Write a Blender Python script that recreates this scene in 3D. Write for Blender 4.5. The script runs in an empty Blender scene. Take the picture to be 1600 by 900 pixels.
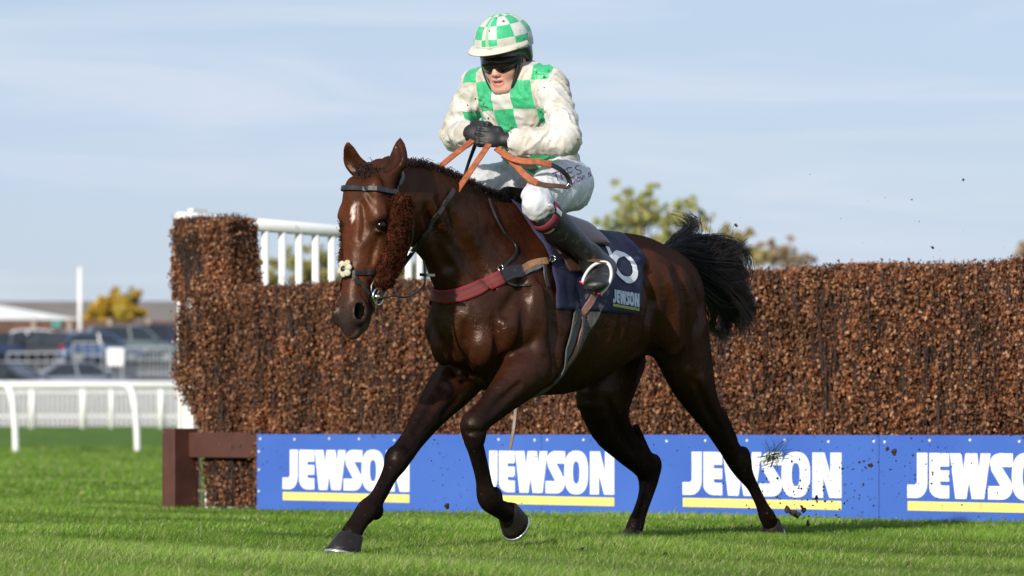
import bpy, bmesh, math, random
import numpy as np
from mathutils import Vector, Matrix, noise as mnoise
from mathutils.bvhtree import BVHTree

random.seed(7); rng = np.random.default_rng(7)
R = math.radians
scene = bpy.context.scene
COL = scene.collection

# ------------------------------------------------------------------ camera
FPX, HOR, CAMH = 6750.0, 668.0, 0.505          # focal length (photo px), horizon row, camera height
cam_d = bpy.data.cameras.new('camera'); cam = bpy.data.objects.new('camera', cam_d); COL.objects.link(cam)
cam.location = (0, 0, CAMH); cam.rotation_euler = (R(90), 0, 0)
cam_d.sensor_width = 36; cam_d.lens = FPX * 36 / 1600
cam_d.shift_y = (HOR - 450) / 1600
cam_d.clip_start = 0.5; cam_d.clip_end = 5000
cam_d.dof.use_dof = True; cam_d.dof.focus_distance = 17.4; cam_d.dof.aperture_fstop = 4.9
scene.camera = cam

# ------------------------------------------------------------------ sky and sun
SUN_EL, SUN_TRAVEL = R(22.8), Vector((0.45, 0.893, 0)).normalized()
w = bpy.data.worlds.new('World'); scene.world = w; w.use_nodes = True
nt = w.node_tree; nt.nodes.clear()
out = nt.nodes.new('ShaderNodeOutputWorld'); bg = nt.nodes.new('ShaderNodeBackground')
sky = nt.nodes.new('ShaderNodeTexSky'); sky.sky_type = 'NISHITA'; sky.sun_disc = False
sky.sun_elevation = SUN_EL; sky.sun_rotation = math.atan2(-SUN_TRAVEL.x, -SUN_TRAVEL.y)
sky.air_density = 1.0; sky.dust_density = 0.6; sky.ozone_density = 2.5; sky.altitude = 20
tc = nt.nodes.new('ShaderNodeTexCoord'); mp = nt.nodes.new('ShaderNodeMapping')
mp.inputs['Scale'].default_value = (2.2, 2.2, 22.0)
mp.inputs['Rotation'].default_value = (R(3), R(-4), 0)
nz = nt.nodes.new('ShaderNodeTexNoise'); nz.inputs['Scale'].default_value = 1.6
nz.inputs['Detail'].default_value = 6; nz.inputs['Roughness'].default_value = 0.55
rp = nt.nodes.new('ShaderNodeValToRGB'); rp.color_ramp.elements[0].position = 0.42; rp.color_ramp.elements[1].position = 0.85
mx = nt.nodes.new('ShaderNodeMix'); mx.data_type = 'RGBA'
mu = nt.nodes.new('ShaderNodeMath'); mu.operation = 'MULTIPLY_ADD'; mu.inputs[1].default_value = 0.26; mu.inputs[2].default_value = 0.60
mx.inputs['B'].default_value = (5.7, 6.75, 9.0, 1)
L = nt.links.new
L(tc.outputs['Generated'], mp.inputs['Vector']); L(mp.outputs[0], nz.inputs['Vector']); L(nz.outputs[0], rp.inputs[0])
L(rp.outputs[0], mu.inputs[0]); L(mu.outputs[0], mx.inputs['Factor']); L(sky.outputs[0], mx.inputs['A'])
m2 = nt.nodes.new('ShaderNodeMix'); m2.data_type = 'RGBA'; m2.inputs['B'].default_value = (7.6, 8.1, 9.1, 1)
n2 = nt.nodes.new('ShaderNodeTexNoise'); n2.inputs['Scale'].default_value = 2.3; n2.inputs['Detail'].default_value = 7; n2.inputs['Roughness'].default_value = .6; n2.inputs['Distortion'].default_value = .6
p2 = nt.nodes.new('ShaderNodeMapping'); p2.inputs['Scale'].default_value = (2.6, 2.6, 30.0); p2.inputs['Rotation'].default_value = (R(2), R(5), R(20)); p2.inputs['Location'].default_value = (3, 1, 0)
r2 = nt.nodes.new('ShaderNodeMapRange'); r2.inputs['From Min'].default_value = .47; r2.inputs['From Max'].default_value = .78; r2.inputs['To Max'].default_value = .75
L(tc.outputs['Generated'], p2.inputs['Vector']); L(p2.outputs[0], n2.inputs['Vector']); L(n2.outputs[0], r2.inputs[0]); L(r2.outputs[0], m2.inputs['Factor']); L(mx.outputs['Result'], m2.inputs['A'])
L(m2.outputs['Result'], bg.inputs['Color']); bg.inputs['Strength'].default_value = 0.10
L(bg.outputs[0], out.inputs['Surface'])
sd = bpy.data.lights.new('sun', 'SUN'); sun = bpy.data.objects.new('sun', sd); COL.objects.link(sun)
sd.energy = 5.0; sd.angle = R(0.53); sd.color = (1.0, 0.93, 0.82)
sdir = Vector((SUN_TRAVEL.x * math.cos(SUN_EL), SUN_TRAVEL.y * math.cos(SUN_EL), -math.sin(SUN_EL)))
sun.rotation_euler = sdir.to_track_quat('-Z', 'Y').to_euler(); sun.location = (-10, -30, 12)
vs = scene.view_settings; vs.view_transform = 'Standard'; vs.look = 'None'; vs.exposure = 0.0; vs.gamma = 1.0; vs.use_curve_mapping = False

# ------------------------------------------------------------------ frames
def PX(px, py, Y):
    """the point seen at photo pixel (px, py) that stands Y metres away"""
    return np.array([(px - 800) / FPX * Y, Y, CAMH + (HOR - py) / FPX * Y])
W0 = np.array([0.067, 18.0, 0.0]); US = np.array([-0.53, -0.848, 0]); UL = np.array([0.848, -0.53, 0])
def w2(p):      # horse frame (s ahead of the withers, l to the horse's left, z up) -> world
    p = np.asarray(p, float)
    return W0 + p[..., 0:1] * US + p[..., 1:2] * UL + p[..., 2:3] * np.array([0, 0, 1.0])
def B(px, py, l):
    k = (px - 800) / FPX
    s = (18 * k - .53 * k * l - .067 - .848 * l) / (-.53 + .848 * k)
    Y = 18 - .848 * s - .53 * l
    return np.array([s, l, CAMH + (HOR - py) / FPX * Y])

# ------------------------------------------------------------------ materials
MATS = {}
def nodes_of(name):
    m = bpy.data.materials.new(name); m.use_nodes = True
    nt = m.node_tree; b = nt.nodes['Principled BSDF']; MATS[name] = m
    return m, nt, b, nt.nodes.new, nt.links.new
def mat(name, col, rough=0.6, var=0.25, scale=30, bump=0.0, bscale=None, spec=0.5, metal=0.0, coat=0.0, attr=None,
        sheen=0.0, trans=0.0, stretch=None, dirt=None):
    m, nt, b, N, L = nodes_of(name)
    tc = N('ShaderNodeTexCoord'); vec = tc.outputs['Object']
    if stretch:
        mp = N('ShaderNodeMapping'); mp.inputs['Scale'].default_value = stretch; L(vec, mp.inputs['Vector']); vec = mp.outputs[0]
    nz = N('ShaderNodeTexNoise'); nz.inputs['Scale'].default_value = scale; nz.inputs['Detail'].default_value = 5; L(vec, nz.inputs['Vector'])
    hs = N('ShaderNodeMapRange'); hs.inputs['To Min'].default_value = 1 - var; hs.inputs['To Max'].default_value = 1 + var
    hs.inputs['From Min'].default_value = 0.25; hs.inputs['From Max'].default_value = 0.75; L(nz.outputs[0], hs.inputs[0])
    mm = N('ShaderNodeMix'); mm.data_type = 'RGBA'; mm.blend_type = 'MULTIPLY'; mm.inputs['Factor'].default_value = 1
    if attr:
        at = N('ShaderNodeAttribute'); at.attribute_name = attr; L(at.outputs['Color'], mm.inputs['A'])
    else: mm.inputs['A'].default_value = (*col, 1)
    cb = N('ShaderNodeCombineColor'); [L(hs.outputs[0], cb.inputs[i]) for i in range(3)]
    L(cb.outputs[0], mm.inputs['B']); col_out = mm.outputs['Result']
    if dirt:      # (colour, noise scale, threshold)
        n2 = N('ShaderNodeTexNoise'); n2.inputs['Scale'].default_value = dirt[1]; n2.inputs['Detail'].default_value = 6; L(tc.outputs['Object'], n2.inputs['Vector'])
        r2 = N('ShaderNodeMapRange'); r2.inputs['From Min'].default_value = dirt[2]; r2.inputs['From Max'].default_value = dirt[2] + .12; L(n2.outputs[0], r2.inputs[0])
        m2 = N('ShaderNodeMix'); m2.data_type = 'RGBA'; L(r2.outputs[0], m2.inputs['Factor']); L(col_out, m2.inputs['A']); m2.inputs['B'].default_value = (*dirt[0], 1); col_out = m2.outputs['Result']
    L(col_out, b.inputs['Base Color'])
    b.inputs['Roughness'].default_value = rough; b.inputs['Metallic'].default_value = metal
    b.inputs['Specular IOR Level'].default_value = spec; b.inputs['Coat Weight'].default_value = coat
    b.inputs['Coat Roughness'].default_value = 0.25
    b.inputs['Sheen Weight'].default_value = sheen
    if trans:
        b.inputs['Transmission Weight'].default_value = trans
    if bump:
        nb = N('ShaderNodeTexNoise'); nb.inputs['Scale'].default_value = bscale or scale * 2; nb.inputs['Detail'].default_value = 4; L(vec, nb.inputs['Vector'])
        bp = N('ShaderNodeBump'); bp.inputs['Strength'].default_value = 1; bp.inputs['Distance'].default_value = bump
        L(nb.outputs[0], bp.inputs['Height']); L(bp.outputs[0], b.inputs['Normal'])
    return m

# ------------------------------------------------------------------ mesh helpers
def tag(o, label=None, cat=None, group=None, kind=None):
    if label: o['label'] = label
    if cat: o['category'] = cat
    if group: o['group'] = group
    if kind: o['kind'] = kind
    return o
def link(name, me, m=None, parent=None, smooth=False):
    o = bpy.data.objects.new(name, me); COL.objects.link(o)
    if m is not None:
        me.materials.clear()
        for q in (m if isinstance(m, (list, tuple)) else [m]): me.materials.append(q)
    if parent is not None: o.parent = parent
    if smooth: me.polygons.foreach_set('use_smooth', np.ones(len(me.polygons), bool))
    return o
def empty(name, loc=(0, 0, 0), rz=0, parent=None):
    o = bpy.data.objects.new(name, None); COL.objects.link(o); o.location = loc; o.rotation_euler = (0, 0, rz)
    o.empty_display_size = .1
    if parent is not None: o.parent = parent
    return o
def npmesh(name, V, quads=None, tris=None, attrs=None, mat_idx=None):
    """fast mesh from numpy arrays"""
    me = bpy.data.meshes.new(name); V = np.asarray(V, np.float32)
    q = np.zeros((0, 4), np.int32) if quads is None else np.asarray(quads, np.int32)
    t = np.zeros((0, 3), np.int32) if tris is None else np.asarray(tris, np.int32)
    me.vertices.add(len(V)); me.vertices.foreach_set('co', V.ravel())
    nl = q.size + t.size; me.loops.add(nl); me.loops.foreach_set('vertex_index', np.concatenate([q.ravel(), t.ravel()]))
    npoly = len(q) + len(t); me.polygons.add(npoly)
    st = np.concatenate([np.arange(len(q)) * 4, q.size + np.arange(len(t)) * 3]).astype(np.int32)
    me.polygons.foreach_set('loop_start', st)
    if mat_idx is not None: me.polygons.foreach_set('material_index', np.asarray(mat_idx, np.int32))
    me.update(calc_edges=True); me.validate()
    for k, a in (attrs or {}).items():
        a = np.asarray(a, np.float32)
        if a.ndim == 2 and a.shape[1] == 3:
            at = me.attributes.new(k, 'FLOAT_COLOR', 'POINT'); at.data.foreach_set('color', np.c_[a, np.ones(len(a))].astype(np.float32).ravel())
        elif a.ndim == 2: raise ValueError
        else:
            at = me.attributes.new(k, 'FLOAT', 'POINT'); at.data.foreach_set('value', a)
    return me
class MB:
    """collects boxes, tubes, lofts and polygons for ONE mesh object"""
    def __init__(s): s.v = []; s.f = []; s.n = 0
    def raw(s, V, F):
        V = [tuple(map(float, p)) for p in V]; s.v += V; s.f += [tuple(int(i) + s.n for i in f) for f in F]; s.n += len(V); return s
    def box(s, c, size, ax=None, bev=0.0):
        c = np.asarray(c, float); h = np.asarray(size, float) / 2
        ax = np.eye(3) if ax is None else np.asarray(ax, float)
        if bev <= 0:
            P = [c + (i * h[0]) * ax[0] + (j * h[1]) * ax[1] + (k * h[2]) * ax[2] for i in (-1, 1) for j in (-1, 1) for k in (-1, 1)]
            return s.raw(P, [(0, 1, 3, 2), (4, 6, 7, 5), (0, 4, 5, 1), (2, 3, 7, 6), (0, 2, 6, 4), (1, 5, 7, 3)])
        bm = bmesh.new(); bmesh.ops.create_cube(bm, size=1)
        for v in bm.verts: v.co = Vector((v.co.x * size[0], v.co.y * size[1], v.co.z * size[2]))
        bmesh.ops.bevel(bm, geom=bm.edges[:], offset=bev, segments=2, profile=.5, affect='EDGES')
        bm.verts.index_update()
        s.raw([c + v.co.x * ax[0] + v.co.y * ax[1] + v.co.z * ax[2] for v in bm.verts], [[v.index for v in f.verts] for f in bm.faces]); bm.free(); return s
    def loft(s, rings, cap=True, closed=True):
        n = len(rings[0]); V = [p for r in rings for p in r]; F = []
        for i in range(len(rings) - 1):
            for j in range(n if closed else n - 1):
                k = (j + 1) % n; F.append((i * n + j, i * n + k, (i + 1) * n + k, (i + 1) * n + j))
        if cap: F.append(tuple(reversed(range(n)))); F.append(tuple((len(rings) - 1) * n + j for j in range(n)))
        return s.raw(V, F)
    def tube(s, pts, r, n=8, cap=True, ref=(0, 0, 1), flat=1.0):
        pts = np.asarray(pts, float); m = len(pts); r = np.broadcast_to(np.asarray(r, float), (m,)); rings = []
        t = np.gradient(pts, axis=0); t /= np.linalg.norm(t, axis=1)[:, None] + 1e-12
        u = np.cross(t[0], ref); 
        if np.linalg.norm(u) < 1e-3: u = np.cross(t[0], (1, 0, 0))
        u /= np.linalg.norm(u)
        for i in range(m):
            u = u - t[i] * (u @ t[i]); u /= np.linalg.norm(u) + 1e-12; v = np.cross(t[i], u)
            rings.append([pts[i] + r[i] * (math.cos(a) * u + flat * math.sin(a) * v) for a in np.arange(n) * 2 * math.pi / n])
        return s.loft(rings, cap)
    def ribbon(s, pts, nrm, width, thick):
        """a strap: path points, surface normals, width, thickness"""
        pts = np.asarray(pts, float); nrm = np.asarray(nrm, float); m = len(pts)
        t = np.gradient(pts, axis=0); t /= np.linalg.norm(t, axis=1)[:, None] + 1e-12
        width = np.broadcast_to(np.asarray(width, float), (m,)); rings = []
        for i in range(m):
            n_ = nrm[i] - t[i] * (nrm[i] @ t[i]); n_ /= np.linalg.norm(n_) + 1e-12; sd_ = np.cross(t[i], n_); w_ = width[i] / 2
            prof = [(-1, 0), (-1, .7), (-.85, 1), (.85, 1), (1, .7), (1, 0)]
            rings.append([pts[i] + sd_ * w_ * a + n_ * thick * b for a, b in prof])
        return s.loft(rings)
    def poly(s, pts2, to3, d=0.0):
        """flat polygon (list of 2D) mapped by to3(x, y, depth); extruded by d when d > 0"""
        n = len(pts2)
        if d <= 0: return s.raw([to3(x, y, 0) for x, y in pts2], [tuple(range(n))])
        V = [to3(x, y, 0) for x, y in pts2] + [to3(x, y, d) for x, y in pts2]
        return s.raw(V, [tuple(range(n, 2 * n)), tuple(reversed(range(n)))] + [(i, (i + 1) % n, n + (i + 1) % n, n + i) for i in range(n)])
    def build(s, name, m, parent=None, smooth=False, recalc=True):
        me = bpy.data.meshes.new(name); me.from_pydata(s.v, [], s.f)
        if recalc:
            bm = bmesh.new(); bm.from_mesh(me); bmesh.ops.recalc_face_normals(bm, faces=bm.faces); bm.to_mesh(me); bm.free()
        me.update(); return link(name, me, m, parent, smooth)
def spline(P, n):
    """Catmull-Rom through the rows of P, n samples"""
    P = np.asarray(P, float); m = len(P)
    if m < 3:
        t = np.linspace(0, 1, n)[:, None]; return P[0] * (1 - t) + P[-1] * t
    Q = np.vstack([2 * P[0] - P[1], P, 2 * P[-1] - P[-2]]); out = []
    for u in np.linspace(0, m - 1 - 1e-9, n):
        i = int(u); t = u - i; a, b, c, d = Q[i:i + 4]
        out.append(.5 * (2 * b + (c - a) * t + (2 * a - 5 * b + 4 * c - d) * t * t + (3 * b - a - 3 * c + d) * t ** 3))
    return np.array(out)
def strands(paths, r0, r1, sides=3):
    """many hair paths (N,M,3) -> one numpy mesh (V, quads)"""
    P = np.asarray(paths, float); N, M, _ = P.shape
    t = np.gradient(P, axis=1); t /= np.linalg.norm(t, axis=2, keepdims=True) + 1e-9
    ref = np.zeros_like(t); ref[..., 2] = 1; ref[..., 0] = .31
    u = np.cross(t, ref); u /= np.linalg.norm(u, axis=2, keepdims=True) + 1e-9; v = np.cross(t, u)
    r0 = np.broadcast_to(np.asarray(r0, float), (N,)); r1 = np.broadcast_to(np.asarray(r1, float), (N,))
    rr = r0[:, None] * (1 - np.linspace(0, 1, M)[None] ** 1.5) + r1[:, None] * np.linspace(0, 1, M)[None] ** 1.5
    ang = np.arange(sides) * 2 * math.pi / sides
    V = P[:, :, None, :] + rr[:, :, None, None] * (np.cos(ang)[None, None, :, None] * u[:, :, None, :] + np.sin(ang)[None, None, :, None] * v[:, :, None, :])
    idx = np.arange(N * M * sides).reshape(N, M, sides)
    a = idx[:, :-1, :]; b = np.roll(idx, -1, 2)[:, :-1, :]; c = np.roll(idx, -1, 2)[:, 1:, :]; d = idx[:, 1:, :]
    return V.reshape(-1, 3), np.stack([a, b, c, d], -1).reshape(-1, 4)

# ------------------------------------------------------------------ implicit bodies: smooth unions on a grid, then surface nets
class Vol:
    def __init__(s, lo, hi, h):
        s.lo = np.asarray(lo, float); s.h = h; s.n = np.ceil((np.asarray(hi) - s.lo) / h).astype(int) + 1
        s.F = np.full(s.n, 1.0, np.float32)
    def sl(s, lo, hi):
        a = np.clip(np.floor((np.asarray(lo) - s.lo) / s.h).astype(int), 0, s.n - 1)
        b = np.clip(np.ceil((np.asarray(hi) - s.lo) / s.h).astype(int) + 1, a + 1, s.n)
        g = [(s.lo[i] + s.h * np.arange(a[i], b[i])).astype(np.float32) for i in range(3)]
        return tuple(slice(a[i], b[i]) for i in range(3)), np.stack(np.meshgrid(*g, indexing='ij'), -1)
    def mix(s, sl, d, k, neg=False):
        f = s.F[sl]
        if neg:      # smooth subtraction
            d = -d; hh = np.maximum(k - np.abs(f - d), 0) / max(k, 1e-6); s.F[sl] = np.maximum(f, d) + hh * hh * k * .25
        else:
            hh = np.maximum(k - np.abs(f - d), 0) / max(k, 1e-6); s.F[sl] = np.minimum(f, d) - hh * hh * k * .25
    def ell(s, c, r, ax=None, k=.04, neg=False):
        c = np.asarray(c, float); r = np.asarray(r, float) * np.ones(3); ax = np.eye(3) if ax is None else np.asarray(ax, float)
        ext = np.sqrt(((ax * r[:, None]) ** 2).sum(0)) + k + 2 * s.h
        sl, P = s.sl(c - ext, c + ext); q = (P - c.astype(np.float32)) @ ax.T.astype(np.float32)
        k0 = np.sqrt(((q / r.astype(np.float32)) ** 2).sum(-1)); k1 = np.sqrt(((q / (r ** 2).astype(np.float32)) ** 2).sum(-1))
        s.mix(sl, k0 * (k0 - 1) / (k1 + 1e-6), k, neg)
    def chain(s, nodes, side=(0, 1, 0), k=.04, sub=4, neg=False):
        """nodes: rows (x, y, z, half-width along side, half-height across) ; rounded elliptical tube"""
        A = np.array([list(n[0]) + [n[1], n[2] if len(n) > 2 else n[1]] for n in nodes], float)
        A = spline(A, (len(A) - 1) * sub + 1); A[:, 3:] = np.maximum(A[:, 3:], .003)
        mr = A[:, 3:].max() + k + 2 * s.h
        sl0, P = s.sl(A[:, :3].min(0) - mr, A[:, :3].max(0) + mr); D = np.full(P.shape[:3], 1.0, np.float32)
        o0 = np.array([q.start for q in sl0])
        for a, b in zip(A[:-1], A[1:]):
            m_ = max(a[3:].max(), b[3:].max()) + k + 2 * s.h
            lo = np.minimum(a[:3], b[:3]) - m_; hi = np.maximum(a[:3], b[:3]) + m_
            i0 = np.clip(np.floor((lo - s.lo) / s.h).astype(int) - o0, 0, np.array(D.shape) - 1); i1 = np.clip(np.ceil((hi - s.lo) / s.h).astype(int) + 1 - o0, i0 + 1, D.shape)
            ss = tuple(slice(i0[i], i1[i]) for i in range(3)); p = P[ss] - a[:3].astype(np.float32)
            ab = (b - a)[:3]; Lh = np.linalg.norm(ab) + 1e-9; u = ab / Lh
            S = np.asarray(side, float); S = S - u * (S @ u); S /= np.linalg.norm(S) + 1e-9; U = np.cross(u, S)
            ax = p @ u.astype(np.float32); t = np.clip(ax / Lh, 0, 1); w_ = a[3] + t * (b[3] - a[3]); h_ = a[4] + t * (b[4] - a[4]); r_ = np.minimum(w_, h_)
            qs = p @ S.astype(np.float32); qu = p @ U.astype(np.float32); qa = ax - t * Lh
            k0 = np.sqrt((qs / w_) ** 2 + (qu / h_) ** 2 + (qa / r_) ** 2); k1 = np.sqrt((qs / w_ ** 2) ** 2 + (qu / h_ ** 2) ** 2 + (qa / r_ ** 2) ** 2)
            d = np.where(k1 > 1e-4, k0 * (k0 - 1) / (k1 + 1e-6), -r_)
            D[ss] = np.minimum(D[ss], d)
        s.mix(sl0, D, k, neg)
    def mesh(s, smooth=2):
        F = s.F; nx, ny, nz = F.shape; I = F < 0
        cnt = np.zeros((nx - 1, ny - 1, nz - 1), np.uint8)
        for i in (0, 1):
            for j in (0, 1):
                for k in (0, 1): cnt += I[i:nx - 1 + i, j:ny - 1 + j, k:nz - 1 + k]
        C = np.argwhere((cnt > 0) & (cnt < 8)); cid = np.full(cnt.shape, -1, np.int32); cid[tuple(C.T)] = np.arange(len(C))
        acc = np.zeros((len(C), 3)); num = np.zeros(len(C)); cor = [(i, j, k) for i in (0, 1) for j in (0, 1) for k in (0, 1)]
        val = {c: F[tuple((C + c).T)] for c in cor}
        for a in cor:
            for d in range(3):
                if a[d]: continue
                b = list(a); b[d] = 1; b = tuple(b); va, vb = val[a], val[b]; m_ = (va < 0) != (vb < 0)
                t = va[m_] / (va[m_] - vb[m_]); p = np.tile(np.array(a, float), (m_.sum(), 1)); p[:, d] = t
                acc[m_] += p; num[m_] += 1
        V = C + acc / num[:, None]; Q = []
        for d in range(3):
            e1, e2 = (d + 1) % 3, (d + 2) % 3
            sa = [slice(None)] * 3; sb = [slice(None)] * 3; sa[d] = slice(0, -1); sb[d] = slice(1, None)
            ch = I[tuple(sa)] != I[tuple(sb)]; E = np.argwhere(ch)
            E = E[(E[:, e1] > 0) & (E[:, e2] > 0) & (E[:, e1] < F.shape[e1] - 1) & (E[:, e2] < F.shape[e2] - 1)]
            ins = I[tuple(E.T)]; o1 = np.zeros(3, int); o1[e1] = 1; o2 = np.zeros(3, int); o2[e2] = 1
            q = np.stack([cid[tuple((E - o1 - o2).T)], cid[tuple((E - o2).T)], cid[tuple(E.T)], cid[tuple((E - o1).T)]], 1)
            q[~ins] = q[~ins][:, ::-1]; Q.append(q)
        Q = np.concatenate(Q); V = s.lo + V * s.h
        ed = np.concatenate([Q[:, [0, 1]], Q[:, [1, 2]], Q[:, [2, 3]], Q[:, [3, 0]]])
        deg = np.bincount(ed[:, 0], minlength=len(V)).astype(float)
        for it in range(smooth * 2):
            lap = np.stack([np.bincount(ed[:, 0], V[ed[:, 1], c], len(V)) for c in range(3)], 1) / deg[:, None] - V
            V = V + (.5 if it % 2 == 0 else -.47) * lap
        return V, Q
def normals_of(V, Q):
    n = np.cross(V[Q[:, 2]] - V[Q[:, 0]], V[Q[:, 3]] - V[Q[:, 1]]); N = np.zeros_like(V)
    for i in range(4): 
        for c in range(3): N[:, c] += np.bincount(Q[:, i], n[:, c], len(V))
    return N / (np.linalg.norm(N, axis=1)[:, None] + 1e-12)
def hnoise(V, scale, seed=0.0, oct=2):
    return np.array([mnoise.fractal(Vector((p[0] * scale + seed, p[1] * scale, p[2] * scale)), 1.0, 2.0, oct) for p in V])
CAMP = Vector((0, 0, CAMH))
class Surf:
    """lets straps and cloth be laid on a finished body"""
    def __init__(s, V, Q): s.t = BVHTree.FromPolygons([tuple(p) for p in V], [tuple(map(int, q)) for q in Q])
    def hit(s, px, py, off=.004):
        d = Vector(((px - 800) / FPX, 1, (HOR - py) / FPX)).normalized(); r = s.t.ray_cast(CAMP, d)
        if r[0] is None:
            return None
        return np.array(r[0] + r[1] * off), np.array(r[1])
    def near(s, p, off=.004):
        r = s.t.find_nearest(Vector(p)); return np.array(r[0] + r[1] * off), np.array(r[1])
    def ray(s, p, d, off=.004):
        r = s.t.ray_cast(Vector(p), Vector(d).normalized())
        if r[0] is None: return s.near(p, off)
        return np.array(r[0] + r[1] * off), np.array(r[1])
    def path(s, pix, n=24, off=.004):
        """strap path over the surface from photo pixels"""
        pts = spline(np.array(pix, float), n); o = []; last = None
        for x, y in pts:
            h_ = s.hit(x, y, off)
            if h_ is not None: o.append(h_)
        return np.array([a for a, b in o]), np.array([b for a, b in o])
# ------------------------------------------------------------------ terrain
def sstep(a, b, x):
    t = np.clip((np.asarray(x, float) - a) / (b - a), 0, 1); return t * t * (3 - 2 * t)
def gz(x, y):
    x = np.asarray(x, float); y = np.asarray(y, float)
    z = -.014 + .018 * sstep(16.6, 19.6, y) - .014 * sstep(20.0, 25.5, y) + .004 * sstep(19.6, 22.0, y)
    z = z + .54 * sstep(45, 125, y) + 1.05 * sstep(128, 168, y) + 2.1 * sstep(170, 205, y)
    z = z + .006 * np.sin(x * 2.1 + y * .9) * np.sin(y * 1.3 - x * .7)
    return z
def strip_mesh(xs, ys, zoff=0.0):
    X, Y = np.meshgrid(xs, ys, indexing='ij'); Z = gz(X, Y) + zoff; n, m = X.shape
    i = np.arange(n * m).reshape(n, m)
    return np.stack([X, Y, Z], -1).reshape(-1, 3), np.stack([i[:-1, :-1], i[1:, :-1], i[1:, 1:], i[:-1, 1:]], -1).reshape(-1, 4)

m, nt, b, N, L = nodes_of('turf')
tc = N('ShaderNodeTexCoord'); n1 = N('ShaderNodeTexNoise'); n1.inputs['Scale'].default_value = 1.1; n1.inputs['Detail'].default_value = 6
mpn = N('ShaderNodeMapping'); mpn.inputs['Scale'].default_value = (1.0, .55, 1); L(tc.outputs['Object'], mpn.inputs[0]); L(mpn.outputs[0], n1.inputs['Vector'])
n2 = N('ShaderNodeTexNoise'); n2.inputs['Scale'].default_value = 34; n2.inputs['Detail'].default_value = 5; L(tc.outputs['Object'], n2.inputs['Vector'])
ad = N('ShaderNodeMath'); ad.operation = 'MULTIPLY_ADD'; ad.inputs[1].default_value = .55; L(n2.outputs[0], ad.inputs[0]); 
hm = N('ShaderNodeMath'); hm.operation = 'MULTIPLY'; hm.inputs[1].default_value = .5; L(n1.outputs[0], hm.inputs[0]); L(hm.outputs[0], ad.inputs[2])
cr = N('ShaderNodeValToRGB'); e = cr.color_ramp.elements; e[0].position = .36; e[0].color = (.038, .09, .006, 1); e[1].position = .68; e[1].color = (.14, .25, .020, 1)
L(ad.outputs[0], cr.inputs[0]); L(cr.outputs[0], b.inputs['Base Color']); b.inputs['Roughness'].default_value = .85; b.inputs['Specular IOR Level'].default_value = .2
bp = N('ShaderNodeBump'); bp.inputs['Distance'].default_value = .04; bp.inputs['Strength'].default_value = 1; L(n2.outputs[0], bp.inputs['Height']); L(bp.outputs[0], b.inputs['Normal'])
xs = np.unique(np.concatenate([np.linspace(-900, -20, 24), np.linspace(-20, -4, 24), np.linspace(-4, 4, 50), np.linspace(4, 20, 24), np.linspace(20, 900, 24)]))
ys = np.unique(np.concatenate([np.linspace(-200, 12, 8), np.linspace(12, 30, 90), np.linspace(30, 210, 90), np.linspace(210, 3000, 30)]))
V, Q = strip_mesh(xs, ys); gnd = link('ground', npmesh('ground', V, Q), MATS['turf'], smooth=True)
tag(gnd, 'short green racecourse turf running back to the car park', 'ground', kind='structure')
# car park surface on the bank behind the rails
mat('tarmac', (.10, .095, .09), .9, .25, .8)
V, Q = strip_mesh(np.linspace(-60, 40, 30), np.linspace(127, 222, 60), .03)
tag(link('car_park', npmesh('car_park', V, Q), MATS['tarmac'], smooth=True), 'grey tarmac car park sloping up behind the white rails', 'car park', kind='structure')

# grass blades: nobody could count them
def fence_front(x):      # world y of the fence's front face at x
    return 26.75 + (x + 2.10) / .729 * -.685
def blades(n, y0, y1, hmin, hmax, wid, power=1.0, keep=None):
    y = y0 + (y1 - y0) * rng.random(n) ** power; half = .132 * y + .3
    x = (rng.random(n) * 2 - 1) * half
    if keep is not None: k_ = keep(x, y); x, y = x[k_], y[k_]; n = len(x)
    patch = np.sin(x * 1.9 + 1.3 * np.sin(y * .8)) * np.sin(y * 1.1 + 1.7 * np.sin(x * .6)) + .6 * np.sin(x * 5.3 + y * 3.1)
    h_ = (hmin + (hmax - hmin) * rng.random(n)) * (1 + .22 * patch); z = gz(x, y) - .004
    ang = rng.random(n) * 2 * math.pi; lean = (.15 + .75 * rng.random(n)) * h_; la = rng.normal(.6, 1.3, n)
    dx, dy = np.cos(la) * lean, np.sin(la) * lean; wx, wy = np.cos(ang) * wid / 2, np.sin(ang) * wid / 2
    V = np.empty((n, 5, 3)); b_ = np.stack([x, y, z], 1)
    V[:, 0] = b_ - np.stack([wx, wy, 0 * x], 1); V[:, 1] = b_ + np.stack([wx, wy, 0 * x], 1)
    md = b_ + np.stack([dx * .38, dy * .38, h_ * .62], 1)
    V[:, 2] = md + .8 * np.stack([wx, wy, 0 * x], 1); V[:, 3] = md - .8 * np.stack([wx, wy, 0 * x], 1)
    V[:, 4] = b_ + np.stack([dx, dy, h_ * .97], 1)
    i = np.arange(n)[:, None] * 5
    t = rng.random(n) ** .85; dry = rng.random(n) < (.075 + .05 * patch + .06 * (y < 18.2))
    c = np.array([.046, .118, .006])[None] * (1 - t[:, None]) + np.array([.190, .320, .032])[None] * t[:, None]
    pale = (.55 * np.clip((18.6 - y) / 2.2, 0, 1) * (.55 + .45 * np.sin(x * 1.3 + y * 2.1)))[:, None]; c = c * (1 - .35 * pale) + np.array([.29, .38, .11]) * .35 * pale; c *= (1 + .30 * patch[:, None]); c[dry] = np.array([.46, .43, .20]) * (.6 + .6 * rng.random((dry.sum(), 1)))
    return V.reshape(-1, 3), i + np.array([[0, 1, 2, 3]]), i + np.array([[3, 2, 4]]), np.repeat(c, 5, 0)
m, nt, b, N, L = nodes_of('grass_blade')
at = N('ShaderNodeAttribute'); at.attribute_name = 'col'; L(at.outputs['Color'], b.inputs['Base Color']); b.inputs['Roughness'].default_value = .42
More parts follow.
